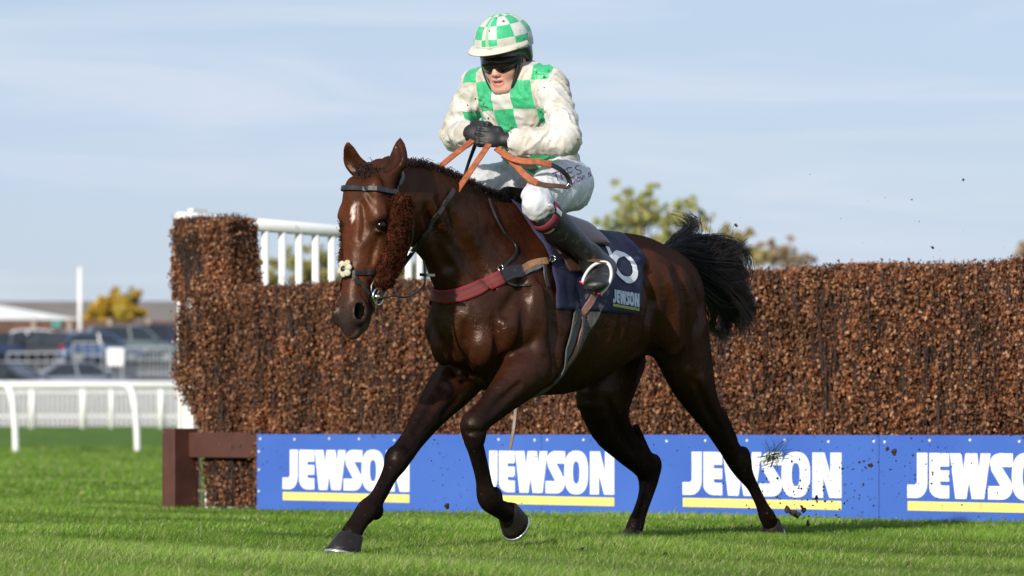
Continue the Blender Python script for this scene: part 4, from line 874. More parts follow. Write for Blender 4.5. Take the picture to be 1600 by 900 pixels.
for i in range(9):
    hp, kn = HPL, KNL; t = .25 + .7 * rr.random(); p = hp * (1 - t) + kn * t; r_ = .10 * (1 - t) + .066 * t; an = rr.normal(.6, .9); ax = (kn - hp) / np.linalg.norm(kn - hp); q1 = np.array([0, 1.0, 0]); q1 -= ax * (q1 @ ax); q1 /= np.linalg.norm(q1); q2 = np.cross(ax, q1); tw = rr.normal(0, .06)
    bv.chain([(p + ax * tw * u + r_ * (math.cos(an + u) * q1 + math.sin(an + u) * q2), .003 + .007 * math.sin(u / .9 * math.pi), .003 + .007 * math.sin(u / .9 * math.pi)) for u in (0, .3, .6, .9)], ax, k=.02)
BV, BQ = bv.mesh(1); del bv
bn_ = normals_of(BV, BQ); dd = np.array([.0075 * ((1 - abs(mnoise.noise(Vector((p[0] * 10 + p[2] * 9, p[1] * 8, p[2] * 5 - 6 * p[0] + 2 * mnoise.noise(Vector(p) * 6)))))) ** 5 - .3) + .004 * ((1 - abs(mnoise.noise(Vector((p[0] * 24 + 12 * p[2], p[1] * 18, p[2] * 14 - p[0] * 10))))) ** 5 - .3) for p in BV]); BV = BV + bn_ * dd[:, None]
pin(link('breeches', npmesh('breeches', w2(BV), BQ), MATS['breeches'], smooth=True)); BS = Surf(w2(BV), BQ)
# sponsor print on the thigh
mat('purple_print', (.17, .04, .16), .6, .15, 20)
def textstrokes(txt, origin, ux, uy, size, surf, width=.0045):
    """simple pen-stroke capitals laid on cloth"""
    G = {'T': [[(0, 1), (.7, 1)], [(.35, 1), (.35, 0)]], 'H': [[(0, 0), (0, 1)], [(.6, 0), (.6, 1)], [(0, .5), (.6, .5)]], 'E': [[(.55, 1), (0, 1), (0, 0), (.55, 0)], [(0, .52), (.45, .52)]], 'S': [[(.55, .88), (.3, 1), (.05, .8), (.2, .55), (.45, .42), (.55, .2), (.3, 0), (0, .12)]],
         'D': [[(0, 0), (0, 1), (.35, .95), (.6, .6), (.5, .2), (.3, 0), (0, 0)]], 'a': [[(.45, .5), (.2, .6), (0, .3), (.15, 0), (.45, .15)], [(.45, .6), (.45, 0)]], 'v': [[(0, .6), (.22, 0), (.45, .6)]], 'i': [[(0, .6), (0, 0)]], 's': [[(.4, .55), (.15, .6), (.05, .42), (.35, .22), (.3, .02), (0, .05)]], 'd': [[(.45, .5), (.2, .6), (0, .3), (.15, 0), (.45, .15)], [(.45, 1), (.45, 0)]]}
    x = 0; out = []
    for ch in txt:
        b_ = MB()
        for st in G[ch]:
            pp = []; nn = []
            st2 = spline(st, max(4, 4 * len(st))) if len(st) > 3 else spline(st, 5)
            for (a, c) in st2:
                q = np.array(origin) + (np.array(ux) * (x + a) + np.array(uy) * c) * size; h_ = surf.hit(q[0], q[1], .0015)
                if h_: pp.append(h_[0]); nn.append(h_[1])
            if len(pp) > 2: b_.ribbon(pp, nn, width, .0008)
        x += .85 if ch.isupper() else .6
        if b_.n: out.append(b_.build('sponsor_letter', MATS['purple_print']))
    return out
if True:
    for o in textstrokes('THES', (867, 284), (.90, -.28), (-.28, -.85), 15, BS): pin(o)
    for o in textstrokes('Davis', (893, 288), (.92, -.40), (-.25, -.85), 11, BS, .0035): pin(o)
# ---- boots
mat('boot_leather', (.012, .012, .013), .46, .4, 14, bump=.003, bscale=30, spec=.5, dirt=((.060, .052, .045), 34, .57))
mat('maroon', (.13, .010, .028), .7, .15, 30); mat('white_patch', (.75, .74, .72), .6, .05, 30)
AN = B(922, 400, .285); HE = B(948, 420, .275); BA = B(938, 434, .335); TO = B(930, 446, .375)
for g in (1, -1):
    f = np.array([1, g, 1]); kn, an, he, ba, to = (KNL if g > 0 else KNR), AN * f, HE * f, BA * f, TO * f
    tv = Vol(np.minimum.reduce([kn, an, he, ba, to]) - .12, np.maximum.reduce([kn, an, he, ba, to]) + .12, .006)
    k1 = kn + np.array([-.045, .006 * g, -.04])
    tv.chain([(k1, .060, .064), (.7 * k1 + .3 * an, .059, .066), (.4 * k1 + .6 * an, .051, .056), (an, .041, .046)], SD, k=.02)
    tv.chain([(he, .040, .046), (.5 * he + .5 * an, .046, .05), (an, .046, .05)], SD, k=.03)
    tv.chain([(he, .032, .036), (.5 * he + .5 * ba + np.array([0, 0, .012]), .044, .050), (ba, .058, .048), (to, .052, .024)], SD, k=.03)
    tv.ell(.5 * he + .5 * an + np.array([.05, 0, -.02]), (.05, .036, .04), k=.05)
    tV, tQ = tv.mesh(1); bo = pin(link('boot', npmesh('boot', w2(tV), tQ), MATS['boot_leather'], smooth=True))
    if g > 0: LBS = Surf(w2(tV), tQ)
    # garter band
    ax = (an - k1) / np.linalg.norm(an - k1); c0 = k1 + ax * .015; q1 = np.array([0, 1.0, 0]); q1 -= ax * (q1 @ ax); q1 /= np.linalg.norm(q1); q2 = np.cross(ax, q1)
    A = np.linspace(0, 2 * math.pi, 33)[:-1]; mb = MB()
    mb.loft([[w2(c0 + ax * h_ + rr_ * (math.cos(a) * q1 * .98 + math.sin(a) * q2 * 1.06)) for a in A] for h_, rr_ in ((-.022, .058), (-.020, .067), (.020, .067), (.022, .058))], cap=False)
    gb = mb.build('garter', MATS['maroon'], None, True); pin(gb)
    if g > 0:
        mb = MB(); pth = [w2(c0 + ax * (h_) + .0675 * (math.cos(a) * q1 * .98 + math.sin(a) * q2 * 1.06)) for a, h_ in ((-.35, -.016), (-.35, .016))]; 
        pp, nn = [], []
        for t in np.linspace(-.018, .018, 5): a = -.15; pp.append(w2(c0 + ax * t + .0680 * (math.cos(a) * q1 * .98 + math.sin(a) * q2 * 1.06))); nn.append(wv(math.cos(a) * q1 + math.sin(a) * q2))
        pin(MB().ribbon(pp, nn, .022, .002).build('garter_tab', MATS['white_patch']))
# ---- body: head, neck, and the trunk and limbs under the clothes, one surface
O_ = B(789, 98, 0); tl = R(15); FWD = np.array([math.cos(tl), 0, -math.sin(tl)]); UPV = np.array([math.sin(tl), 0, math.cos(tl)]); LAT = np.array([0, 1.0, 0])
yaw = R(-5); FWD, LAT = FWD * math.cos(yaw) - LAT * math.sin(yaw), LAT * math.cos(yaw) + FWD * math.sin(yaw)
FAXJ = np.array([FWD, LAT, UPV])
def FC(f, l, u): return O_ + f * FWD + l * LAT + u * UPV
pv = Vol((-.40, -.42, 1.30), (.42, .42, 2.20), .0075)
pv.chain([((-.15, 0, 1.58), .09, .08), ((-.06, 0, 1.69), .11, .09), ((.07, 0, 1.86), .13, .09), ((.12, 0, 1.94), .07, .06)], SD, k=.03)
for sh, el, wr, hp, kn in ((SHL, ELL, WRL, HPL, KNL), (SHR, ELR, WRR, HPR, KNR)):
    pv.chain([(sh, .05, .05), (el, .036, .036), (wr, .026, .026)], SD, k=.03); pv.chain([(hp, .075, .075), (kn, .045, .045)], SD, k=.03)
pv.chain([((.115, 0, 1.93), .055, .055), (FC(-.03, 0, -.06), .052, .055)], SD, k=.03)
pv.ell(FC(-.012, 0, .03), (.092, .074, .098), FAXJ, k=.02)
head0 = pv
hvv = Vol(FC(0, 0, 0) - .19, FC(0, 0, 0) + .19, .0036)
hvv.ell(FC(-.012, 0, .03), (.092, .074, .098), FAXJ, k=.02)
hvv.ell(FC(.036, 0, -.040), (.056, .060, .068), FAXJ, k=.04)
hvv.ell(FC(.066, 0, -.098), (.022, .026, .020), FAXJ, k=.035)                  # chin
hvv.chain([(FC(.0, .050, -.065), .014, .02), (FC(.055, .028, -.096), .014, .016)], UPV, k=.03); hvv.chain([(FC(.0, -.050, -.065), .014, .02), (FC(.055, -.028, -.096), .014, .016)], UPV, k=.03)
for g in (1, -1):
    hvv.ell(FC(.055, .038 * g, -.022), (.026, .024, .024), FAXJ, k=.025)         # cheek
    hvv.ell(FC(.078, .031 * g, .014), (.018, .017, .011), FAXJ, k=.012, neg=True) # eye socket
    hvv.ell(FC(.064, .031 * g, .012), (.0125, .0125, .0125), FAXJ, k=.003)          # eyeball under the goggles
    hvv.ell(FC(.093, .011 * g, -.034), (.010, .009, .008), FAXJ, k=.008)         # nostril wing
    hvv.chain([(FC(-.012, .070 * g, -.03), .012, .008), (FC(-.018, .080 * g, .0), .016, .008), (FC(-.02, .080 * g, .024), .013, .007)], FWD, k=.008)   # ear
hvv.chain([(FC(.080, 0, .018), .008, .008), (FC(.094, 0, -.008), .010, .010), (FC(.103, 0, -.028), .0125, .0115)], LAT, k=.015)     # nose
hvv.ell(FC(.105, .0055, -.0395), (.006, .0035, .003), FAXJ, k=.003, neg=True); hvv.ell(FC(.105, -.0055, -.0395), (.006, .0035, .003), FAXJ, k=.003, neg=True)
hvv.chain([(FC(.074, .027, -.060), .0035, .005), (FC(.088, .012, -.056), .005, .007), (FC(.090, 0, -.057), .0045, .007), (FC(.088, -.012, -.056), .005, .007), (FC(.074, -.027, -.060), .0035, .005)], UPV, k=.008)
hvv.chain([(FC(.074, .025, -.068), .0035, .004), (FC(.086, .010, -.077), .006, .007), (FC(.086, -.010, -.077), .006, .007), (FC(.074, -.025, -.068), .0035, .004)], UPV, k=.008)
hvv.chain([(FC(.080, .018, -.0645), .003, .002), (FC(.093, 0, -.0660), .008, .003), (FC(.080, -.018, -.0645), .003, .002)], LAT, k=.004, neg=True)    # open mouth
hvv.chain([(FC(-.03, 0, -.05), .052, .052), (FC(-.06, 0, -.13), .052, .055)], SD, k=.03)
fV, fQ = hvv.mesh(1); del hvv
lf = (fV - O_) @ FWD; ll = (fV - O_) @ LAT; lu = (fV - O_) @ UPV
skin = np.tile(np.array([.66, .37, .285]), (len(fV), 1))
chk_ = np.exp(-(((np.abs(ll) - .042) / .022) ** 2 + ((lu + .03) / .03) ** 2)) + .8 * np.exp(-((ll / .014) ** 2 + ((lu + .03) / .014) ** 2)); skin = skin * (1 - .45 * chk_[:, None]) + np.array([.56, .17, .13]) * .45 * chk_[:, None]
lips = (lf > .07) & (np.abs(ll) < .027) & (np.abs(lu + .066 ) < .017 - .22 * np.abs(ll)); skin[lips] = [.50, .20, .17]
mouth = (lf > .05) & (np.abs(ll) < .017) & (np.abs(lu + .066) < .0032); skin[mouth] = [.16, .05, .045]
teeth = mouth & (lu > -.0655); skin[teeth] = [.7, .66, .6]
mat('skin', (0, 0, 0), .45, .08, 40, bump=.0004, bscale=220, attr='col'); sb = MATS['skin'].node_tree.nodes['Principled BSDF']; sb.inputs['Subsurface Weight'].default_value = .15; sb.inputs['Subsurface Radius'].default_value = (.01, .004, .002); sb.inputs['Subsurface Scale'].default_value = .6
# the head is cut out of the coarse trunk and bridged by overlap of one watertight body
pV, pQ = head0.mesh(1); del head0, pv
keep = ((pV - O_) @ UPV)[pQ].max(1) < -.085
pQ = pQ[keep]; used = np.unique(pQ); rem = -np.ones(len(pV), int); rem[used] = np.arange(len(used)); pV = pV[used]; pQ = rem[pQ]
V = np.vstack([fV, pV]); Q = np.vstack([fQ, pQ + len(fV)]); sk = np.vstack([skin, np.tile([.55, .30, .22], (len(pV), 1))])
body = pin(link('body', npmesh('body', w2(V), Q, None, {'col': sk}), MATS['skin'], smooth=True)); JF = Surf(w2(fV), fQ)
# ---- gloves: palm, four curled fingers and a thumb each
mat('glove', (.010, .010, .011), .55, .3, 60, bump=.0008, bscale=160, dirt=((.05, .045, .04), 30, .66))
def glove(wr, el, pc, kn_dir, g):
    """wr wrist, el elbow, pc palm centre, kn_dir direction across the knuckles (index to little finger)"""
    fw = pc - wr; fw /= np.linalg.norm(fw); kd = np.asarray(kn_dir, float); kd -= fw * (kd @ fw); kd /= np.linalg.norm(kd); pn = np.cross(fw, kd) * g      # palm normal: the way fingers curl
    gv = Vol(np.minimum(wr, pc) - .12, np.maximum(wr, pc) + .12, .0042); arm = (wr - el) / np.linalg.norm(wr - el)
    gv.chain([(wr - arm * .045, .036, .036), (wr, .032, .034), (wr + fw * .03, .034, .030)], kd, k=.015)
    gv.ell(pc, (.044, .042, .020), np.array([fw, kd, pn]), k=.03)
    for i, (o_, ln) in enumerate(((-.033, .9), (-.011, 1.0), (.011, .95), (.032, .8))):
        k0 = pc + fw * .034 + kd * o_; a = k0 + (fw * .036 - 0 * pn + pn * .006) * ln; b2 = a + (pn * .030 - fw * .010) * ln; c2 = b2 + (-fw * .026 - pn * .002) * ln
        gv.chain([(k0 - fw * .02, .0105, .0105), (k0, .0118, .0118), (.5 * k0 + .5 * a, .0102, .0102), (a, .0108, .0108), (b2, .0098, .0098), (c2, .008, .008)], kd, k=.006, sub=3)
    t0 = pc - fw * .018 - kd * .036; t1 = t0 + fw * .034 - kd * .008 + pn * .020; t2 = t1 + fw * .026 + kd * .014 + pn * .016
    gv.chain([(t0, .016, .016), (t1, .0125, .0125), (t2, .0095, .0095)], kd, k=.014)
    gV, gQ = gv.mesh(1); o = pin(link('glove', npmesh('glove', w2(gV), gQ), MATS['glove'], smooth=True))
    A = np.linspace(0, 2 * math.pi, 25)[:-1]; q1 = kd - arm * (kd @ arm); q1 /= np.linalg.norm(q1); q2 = np.cross(arm, q1); mb = MB()
    mb.loft([[w2(wr - arm * h_ + r_ * (math.cos(a) * q1 + math.sin(a) * q2)) for a in A] for h_, r_ in ((.004, .034), (.005, .0395), (.034, .0405), (.036, .036))], cap=False)
    pin(mb.build('wrist_strap', MATS['glove'], None, True)); return pc + fw * .045 + pn * .018
HDL, HDR = B(771, 215, .045), B(742, 207, -.055)
GL = glove(WRL, ELL, HDL, (.35, -.1, -.95) , -1); GR = glove(WRR, ELR, HDR, (.35, .1, -.95), 1)
# ---- helmet with checked silk cover
mat('helmet_black', (.012, .012, .012), .35, .3, 30, coat=.3, dirt=((.12, .09, .06), 26, .68))
HC = FC(-.014, 0, .088); nU, nA = 18, 48; rings = []; cu, cv, pl = [], [], []
for i in range(nU + 1):
    el = R(-14 + 103.5 * i / nU); ring = []
    for j in range(nA):
        a = 2 * math.pi * j / nA; r_ = math.cos(el); wr_ = .0035 * math.sin(7 * a + 3 * el) * math.sin(3 * el + 2 * a) * (1 if el < .5 else .5) + (.004 * math.sin(23 * a) if el < -.02 else 0)
        p = HC + FWD * (.136 + wr_) * r_ * math.cos(a) + LAT * (.118 + wr_) * r_ * math.sin(a) + UPV * (.116 * math.sin(el) + (.012 if i == nU else 0) * 0); ring.append(w2(p)); cu.append(a / (2 * math.pi) * 10 + .5 if j <= nA else 0); cv.append((el + R(14)) / R(28)); pl.append(1.0 if el < R(0) else 0.0)
    rings.append(ring)
V = np.array([p for r_ in rings for p in r_]); i0 = np.arange((nU + 1) * nA).reshape(nU + 1, nA)
Q = np.stack([i0[:-1], np.roll(i0, -1, 1)[:-1], np.roll(i0, -1, 1)[1:], i0[1:]], -1).reshape(-1, 4)
hel = pin(link('helmet_cover', npmesh('helmet_cover', V, Q, None, {'cu': np.array(cu), 'cv': np.array(cv), 'plain': np.array(pl)}), MATS['silks'], smooth=True)); hel['label'] = 'green and white checked silk cap over the helmet'
# the attribute wraps at the back of the head; the peak and its underside
mat('cream_cloth', (.62, .58, .47), .6, .12, 20, dirt=((.35, .29, .20), 16, .60))
mb = MB(); top = []; n = 25
for a in np.linspace(R(-88), R(88), n):
    ca, sa = math.cos(a), math.sin(a); inn = HC + FWD * .128 * ca + LAT * .113 * sa + UPV * -.006; ex = .060 * max(ca, 0) ** .75; outp = HC + FWD * (.128 + ex) * ca + LAT * (.116 + ex * .75) * sa + UPV * (-.014 - .012 * ca ** 2); midp = .5 * inn + .5 * outp + UPV * .007
    top.append([w2(inn + UPV * .004), w2(midp + UPV * .003), w2(outp + UPV * .002), w2(outp - UPV * .003), w2(midp - UPV * .003), w2(inn - UPV * .003)])
mb.loft(top); pin(mb.build('cap_peak', MATS['cream_cloth'], None, True))
mb = MB(); rings = []
for el, sc in ((-62, .86), (-40, .955), (-14, .975), (0, .975)):
    rings.append([w2(HC + FWD * (.132 * sc) * math.cos(a) * (1 if math.cos(a) < 0 or el > -30 else 1) + LAT * .114 * sc * math.sin(a) + UPV * (.128 * math.sin(R(el)) * (.48 if math.cos(a) > .2 else (1.0 if math.cos(a) < -.2 else 1.0 - .52 * (math.cos(a) + .2) / .4)))) for a in np.linspace(0, 2 * math.pi, 49)[:-1]])
mb.loft(rings, cap=False); pin(mb.build('helmet_shell', MATS['helmet_black'], None, True))
# goggles: a dark wrap-round lens
m, nt, b, N, L = nodes_of('goggle_lens'); b.inputs['Base Color'].default_value = (.012, .010, .009, 1); b.inputs['Roughness'].default_value = .16; b.inputs['Specular IOR Level'].default_value = .3
mb = MB(); rings = []
for a in np.linspace(R(-82), R(82), 29):
    ca, sa = math.cos(a), math.sin(a); nose = math.exp(-(a / R(13)) ** 2) * .016; base = O_ + FWD * (.103 * ca - .0) + LAT * .090 * sa
    hi_, lo_ = .046 - .004 * abs(sa), -.028 + nose + .026 * abs(sa) ** 3; up_ = [base * 1 + UPV * u + FWD * e + LAT * e2 for u, e, e2 in ((hi_, 0, 0), (.5 * (hi_ + lo_), .007 * ca, .006 * sa), (lo_, .001, 0), (lo_, -.004 * ca, -.004 * sa), (.5 * (hi_ + lo_), .002 * ca, .0), (hi_, -.004 * ca, -.004 * sa))]; rings.append([w2(p) for p in up_])
mb.loft(rings); pin(mb.build('goggles', MATS['goggle_lens'], None, True))
# chin harness and padded ear straps
mb = MB()
for g in (1, -1):
    pts = [FC(.020, .083 * g, .045), FC(.034, .079 * g, -.005), FC(.044, .069 * g, -.048), FC(.054, .050 * g, -.088), FC(.058, .028 * g, -.114), FC(.060, 0, -.122)]
    mb = MB(); mb.tube([w2(p) for p in spline(pts, 18)], np.linspace(.017, .010, 18), 10, flat=.8); pin(mb.build('chin_strap', MATS['helmet_black'], None, True))
    mb = MB(); pts = [FC(-.065, .086 * g, .01), FC(-.045, .080 * g, -.03), FC(.0, .072 * g, -.065)]; mb.tube([w2(p) for p in spline(pts, 10)], .011, 8, flat=.5); pin(mb.build('harness_strap', MATS['helmet_black'], None, True))
# ------------------------------------------------------------------ tack
mat('black_leather', (.014, .012, .011), .4, .35, 40, coat=.15, dirt=((.06, .05, .04), 40, .66))
mat('brown_leather', (.085, .040, .022), .45, .35, 30, coat=.1)
mat('tan_leather', (.27, .14, .07), .5, .3, 40)
mat('rubber_orange', (.34, .088, .028), .65, .4, 45, bump=.002, bscale=200, dirt=((.10, .05, .03), 30, .64))
mat('steel', (.72, .72, .72), .22, .1, 40, metal=1.0)
mat('navy_cloth', (.010, .012, .048), .75, .25, 40, bump=.004, bscale=14, dirt=((.05, .045, .05), 30, .70))
mat('sheepskin', (.085, .024, .011), .95, .45, 60, bump=.010, bscale=80, spec=.1)
mat('cream_felt', (.50, .45, .33), .9, .2, 60, bump=.002, bscale=120)
mat('grey_elastic', (.085, .085, .08), .85, .35, 60, bump=.0015, bscale=120, stretch=(1, 1, .3))
mat('pink_strap', (.26, .13, .11), .7, .3, 40)
mat('iron_white', (.62, .63, .63), .3, .1, 30); mat('iron_red', (.6, .02, .02), .35, .1, 30)
mat('lime_print', (.30, .34, .08), .7, .2, 60); mat('pale_print', (.46, .52, .62), .7, .15, 60); mat('white_print', (.78, .78, .80), .65, .06, 20)
def root_at(name, p, label, cat): o = empty(name, p); tag(o, label, cat); return o
def bodyring(s_of, phis, off=.006, zc=1.04):
    """points round the trunk: s along, phi from straight up towards the horse's left"""
    P_, N_ = [], []
    for i, ph in enumerate(phis):
        d = np.array([0, math.sin(ph), math.cos(ph)]); p0 = np.array([s_of(i / max(len(phis) - 1, 1), ph), 0, zc]) + d * 1.0
        a, n_ = HS.ray(w2(p0), wv(-d), off); P_.append(a); N_.append(n_)
    return np.array(P_), np.array(N_)
def patch(name, s0f, s1f, phis, ns, off, thick, material, root, lump=0.0, zc=1.04):
    """cloth or leather draped over the back"""
    G = np.zeros((ns, len(phis), 3)); GN = np.zeros_like(G)
    for j, ph in enumerate(phis):
        for i in range(ns):
            s_ = s0f(ph) + (s1f(ph) - s0f(ph)) * i / (ns - 1); d = np.array([0, math.sin(ph), math.cos(ph)])
            a, n_ = HS.ray(w2(np.array([s_, 0, zc]) + d), wv(-d), 0.0); G[i, j] = a; GN[i, j] = n_
    for it in range(3):
        G[1:-1, 1:-1] = .5 * G[1:-1, 1:-1] + .125 * (G[:-2, 1:-1] + G[2:, 1:-1] + G[1:-1, :-2] + G[1:-1, 2:])
    GN = GN + 0
    if lump:
        for i in range(ns):
            for j in range(len(phis)): G[i, j] += GN[i, j] * lump * (mnoise.noise(Vector((i * .35, j * .22, 3.1))) + .4 * abs(mnoise.noise(Vector((i * .8, j * .3, 9.1)))))
    top = (G + GN * (off + thick)).reshape(-1, 3); bot = (G + GN * off).reshape(-1, 3); m_ = len(phis); ix = np.arange(ns * m_).reshape(ns, m_); n0 = ns * m_
    q = np.stack([ix[:-1, :-1], ix[1:, :-1], ix[1:, 1:], ix[:-1, 1:]], -1).reshape(-1, 4); F = [tuple(a) for a in q] + [tuple(a[::-1] + n0) for a in q]
    bd = list(ix[:, 0]) + list(ix[-1, 1:]) + list(ix[-2::-1, -1]) + list(ix[0, -2:0:-1])
    F += [(bd[i], bd[(i + 1) % len(bd)], bd[(i + 1) % len(bd)] + n0, bd[i] + n0) for i in range(len(bd))]
    mb = MB(); mb.raw(np.vstack([top, bot]), F); o = mb.build(name, material, None, True); under(o, root); return top.reshape(ns, m_, 3), q, top
# saddle cloth
clothroot = root_at('saddle_cloth', w2((-.25, 0, 1.3)), 'navy saddle cloth with a white number under the jockey', 'saddle cloth')
ph = np.linspace(R(-84), R(101), 54)
_, cq, ctop = patch('cloth', lambda p: .17 + .02 * abs(p), lambda p: -.64 + .16 * max(0, abs(p) - .2) ** 1.1, ph, 30, .008, .005, MATS['navy_cloth'], clothroot, .010)
CS = Surf(ctop, cq)
def chit(x, y, off=.002):
    h_ = CS.hit(x, y, 0); 
    if h_ is None: h_ = HS.hit(x, y, .016)
    if h_ is None: return None
    n_ = h_[1]; d = np.array(CAMP) - h_[0]; n_ = n_ if n_ @ d > 0 else -n_; return h_[0] + n_ * off, n_
six = spline([(948, 386), (953, 397), (958, 412), (966, 428), (977, 437), (987, 436), (992, 427), (989, 413), (980, 402), (969, 397), (961, 400), (958, 408)], 48)
hp = [chit(x, y, .003) for x, y in six]; hp = [q for q in hp if q]
under(MB().ribbon([q[0] for q in hp], [q[1] for q in hp], np.r_[np.full(8, .024), np.linspace(.026, .036, len(hp) - 8)], .0012).build('number', MATS['white_print']), clothroot)
c00, c10, c11, c01 = map(np.array, ((957., 452.), (998., 459.), (998., 480.), (957., 473.)))
def cl3(u, v, d):
    q = (c00 * (1 - u) + c10 * u) * (1 - v) + (c01 * (1 - u) + c11 * u) * v; return chit(q[0], q[1], .003 + d * .5)[0]
try:
    for o in logo(cl3, None, MATS['pale_print'], MATS['lime_print'], 'lettering', .001): under(o, clothroot)
except TypeError: pass
# saddle, girths, stirrups
sad = root_at('saddle', w2((-.1, 0, 1.38)), 'brown leather racing saddle under the jockey with white stirrup', 'saddle')
patch('seat', lambda p: .10 - .02 * abs(p), lambda p: -.36 + .08 * abs(p), np.linspace(R(-42), R(42), 24), 18, .016, .022, MATS['brown_leather'], sad)
patch('flap', lambda p: .17 - .17 * (p - R(36)), lambda p: -.10 + .02 * p, np.linspace(R(36), R(66), 14), 14, .016, .008, MATS['brown_leather'], sad)
patch('flap', lambda p: .17 + .17 * (p + R(36)), lambda p: -.10 - .02 * p, np.linspace(R(-66), R(-36), 14), 14, .016, .008, MATS['brown_leather'], sad)
gp = np.linspace(R(80), R(286), 46)
gs = lambda t, p: -.105 + .22 * math.sin(math.pi * min(t, 1 - t)) ** .9
for k, (ds, wd, mt) in enumerate(((.060, .060, 'grey_elastic'), (-.058, .060, 'grey_elastic'), (.0, .034, 'pink_strap'))):
    P_, N_ = bodyring(lambda t, p: gs(t, p) + ds, gp, .006 + (.006 if k == 2 else 0)); under(MB().ribbon(P_, N_, wd, .006).build('girth_strap', MATS[mt], None, False), sad)
P_, N_ = bodyring(lambda t, p: gs(t, p) , gp, .002); under(MB().ribbon(P_, N_, .15, .004).build('girth', MATS['black_leather']), sad)
q0 = HS.hit(868, 622) or HS.hit(850, 610); d0 = W(806, 634, .02)
under(MB().ribbon(spline([d0 + np.array([0, 0, .05]), d0, W(803, 668, .02), W(797, 702, .02)], 14), np.tile([-.3, -.9, 0], (14, 1)), .014, .004).build('loose_strap_end', MATS['brown_leather']), sad)
for g in (1, -1):
    to, ba = TO * np.array([1, g, 1]), BA * np.array([1, g, 1]); ctr = .45 * to + .55 * ba + np.array([.012, 0, .004]); sidev = np.array([.05, g * 1.0, -.55]) ; sidev /= np.linalg.norm(sidev); upv = np.array([-.22, g * .03, .95]); upv -= sidev * (upv @ sidev); upv /= np.linalg.norm(upv)
    arcp = [(-.050, -.042), (-.057, -.020), (-.059, .010), (-.053, .038), (-.038, .062), (-.018, .078), (0, .083), (.018, .078), (.038, .062), (.053, .038), (.059, .010), (.057, -.020), (.050, -.042)]; pts = [ctr + sidev * x_ + upv * y_ for x_, y_ in spline(arcp, 40)]
    irn = under(MB().tube([w2(p) for p in pts], .0068, 10).build('stirrup_iron', MATS['iron_white'], None, True), sad)
    f_ = [ctr - upv * .044 + sidev * u for u in np.linspace(-.056, .056, 5)]; under(MB().ribbon([w2(p) for p in f_], [wv(upv)] * 5, .036, .006).build('stirrup_tread', MATS['iron_red']), sad)
    ey = ctr + upv * .086; st_ = np.array([.02, .235 * g, 1.20]); sp_ = spline([w2(ey), w2(.5 * ey + .5 * st_ + np.array([0, .02 * g, 0])), HS.near(w2(st_), .03)[0]], 14)
    under(MB().ribbon(sp_, [wv((.2, g, .2))] * 14, .020, .004).build('stirrup_leather', MATS['brown_leather']), sad)
# breast girth
br = root_at('breast_girth', w2((.45, 0, .95)), 'red and grey striped breast girth across the horse chest', 'breast girth')
m, nt, b, N, L = nodes_of('red_webbing'); b.inputs['Roughness'].default_value = .8
at = N('ShaderNodeAttribute'); at.attribute_name = 'across'; cr = N('ShaderNodeValToRGB'); cr.color_ramp.interpolation = 'CONSTANT'; e = cr.color_ramp.elements; e[0].color = (.20, .016, .016, 1); e[1].position = .22; e[1].color = (.05, .04, .05, 1)
for p_, c_ in ((.34, (.21, .02, .016, 1)), (.60, (.05, .04, .05, 1)), (.72, (.20, .016, .016, 1))): q = e.new(p_); q.color = c_
L(at.outputs['Fac'], cr.inputs[0]); L(cr.outputs[0], b.inputs['Base Color'])
Pv, Nv = HS.path([(669, 456), (690, 462), (715, 461), (745, 451), (786, 432)], 30, .006)
def chestray(s_, l_, z_): return HS.near(w2((s_, l_, z_)), .006)
lft = [chestray(*p) for p in ((.02, -.30, 1.075), (.12, -.29, 1.06), (.22, -.27, 1.05), (.33, -.235, 1.04), (.42, -.2, 1.03))]
Pv2 = np.vstack([np.array([a for a, _ in lft]), Pv]); Nv2 = np.vstack([np.array([n_ for _, n_ in lft]), Nv])
cum = np.r_[0, np.cumsum(np.linalg.norm(np.diff(Pv2, axis=0), axis=1))]; uu = np.linspace(0, cum[-1], 60); Pv2 = np.stack([np.interp(uu, cum, Pv2[:, c]) for c in range(3)], 1); Nv2 = np.stack([np.interp(uu, cum, Nv2[:, c]) for c in range(3)], 1)
t = np.gradient(Pv2, axis=0); t /= np.linalg.norm(t, axis=1)[:, None]; sd_ = np.cross(t, Nv2); sd_ /= np.linalg.norm(sd_, axis=1)[:, None]; K = 7; V = []; ac = []
for i in range(60):
    for k in range(K):
        c_ = -.029 + .058 * k / (K - 1); h_ = HS.near(Pv2[i] + sd_[i] * c_, .008); V.append(h_[0]); ac.append(k / (K - 1))
ix = np.arange(60 * K).reshape(60, K); Q = np.stack([ix[:-1, :-1], ix[1:, :-1], ix[1:, 1:], ix[:-1, 1:]], -1).reshape(-1, 4)
wb = link('webbing', npmesh('webbing', V, Q, None, {'across': np.array(ac)}), MATS['red_webbing'], smooth=True); under(wb, br); sm = wb.modifiers.new('thickness', 'SOLIDIFY'); sm.thickness = .006; sm.offset = 0
def surf_strap(pix, n, width, thick, m_, name, root, off=.006, surf=None):
    P_, N_ = (surf or HS).path(pix, n, off); return under(MB().ribbon(P_, N_, width, thick).build(name, MATS[m_]), root)
surf_strap([(783, 433), (797, 427), (811, 424)], 8, .058, .012, 'black_leather', 'keeper', br, .008)
surf_strap([(808, 424), (830, 414), (852, 409)], 10, .030, .005, 'tan_leather', 'end_strap', br, .010)
surf_strap([(808, 431), (832, 422), (853, 411)], 10, .018, .005, 'grey_elastic', 'end_strap', br, .008)
surf_strap([(850, 410), (868, 404), (888, 398)], 10, .020, .006, 'black_leather', 'girth_loop', br, .022)
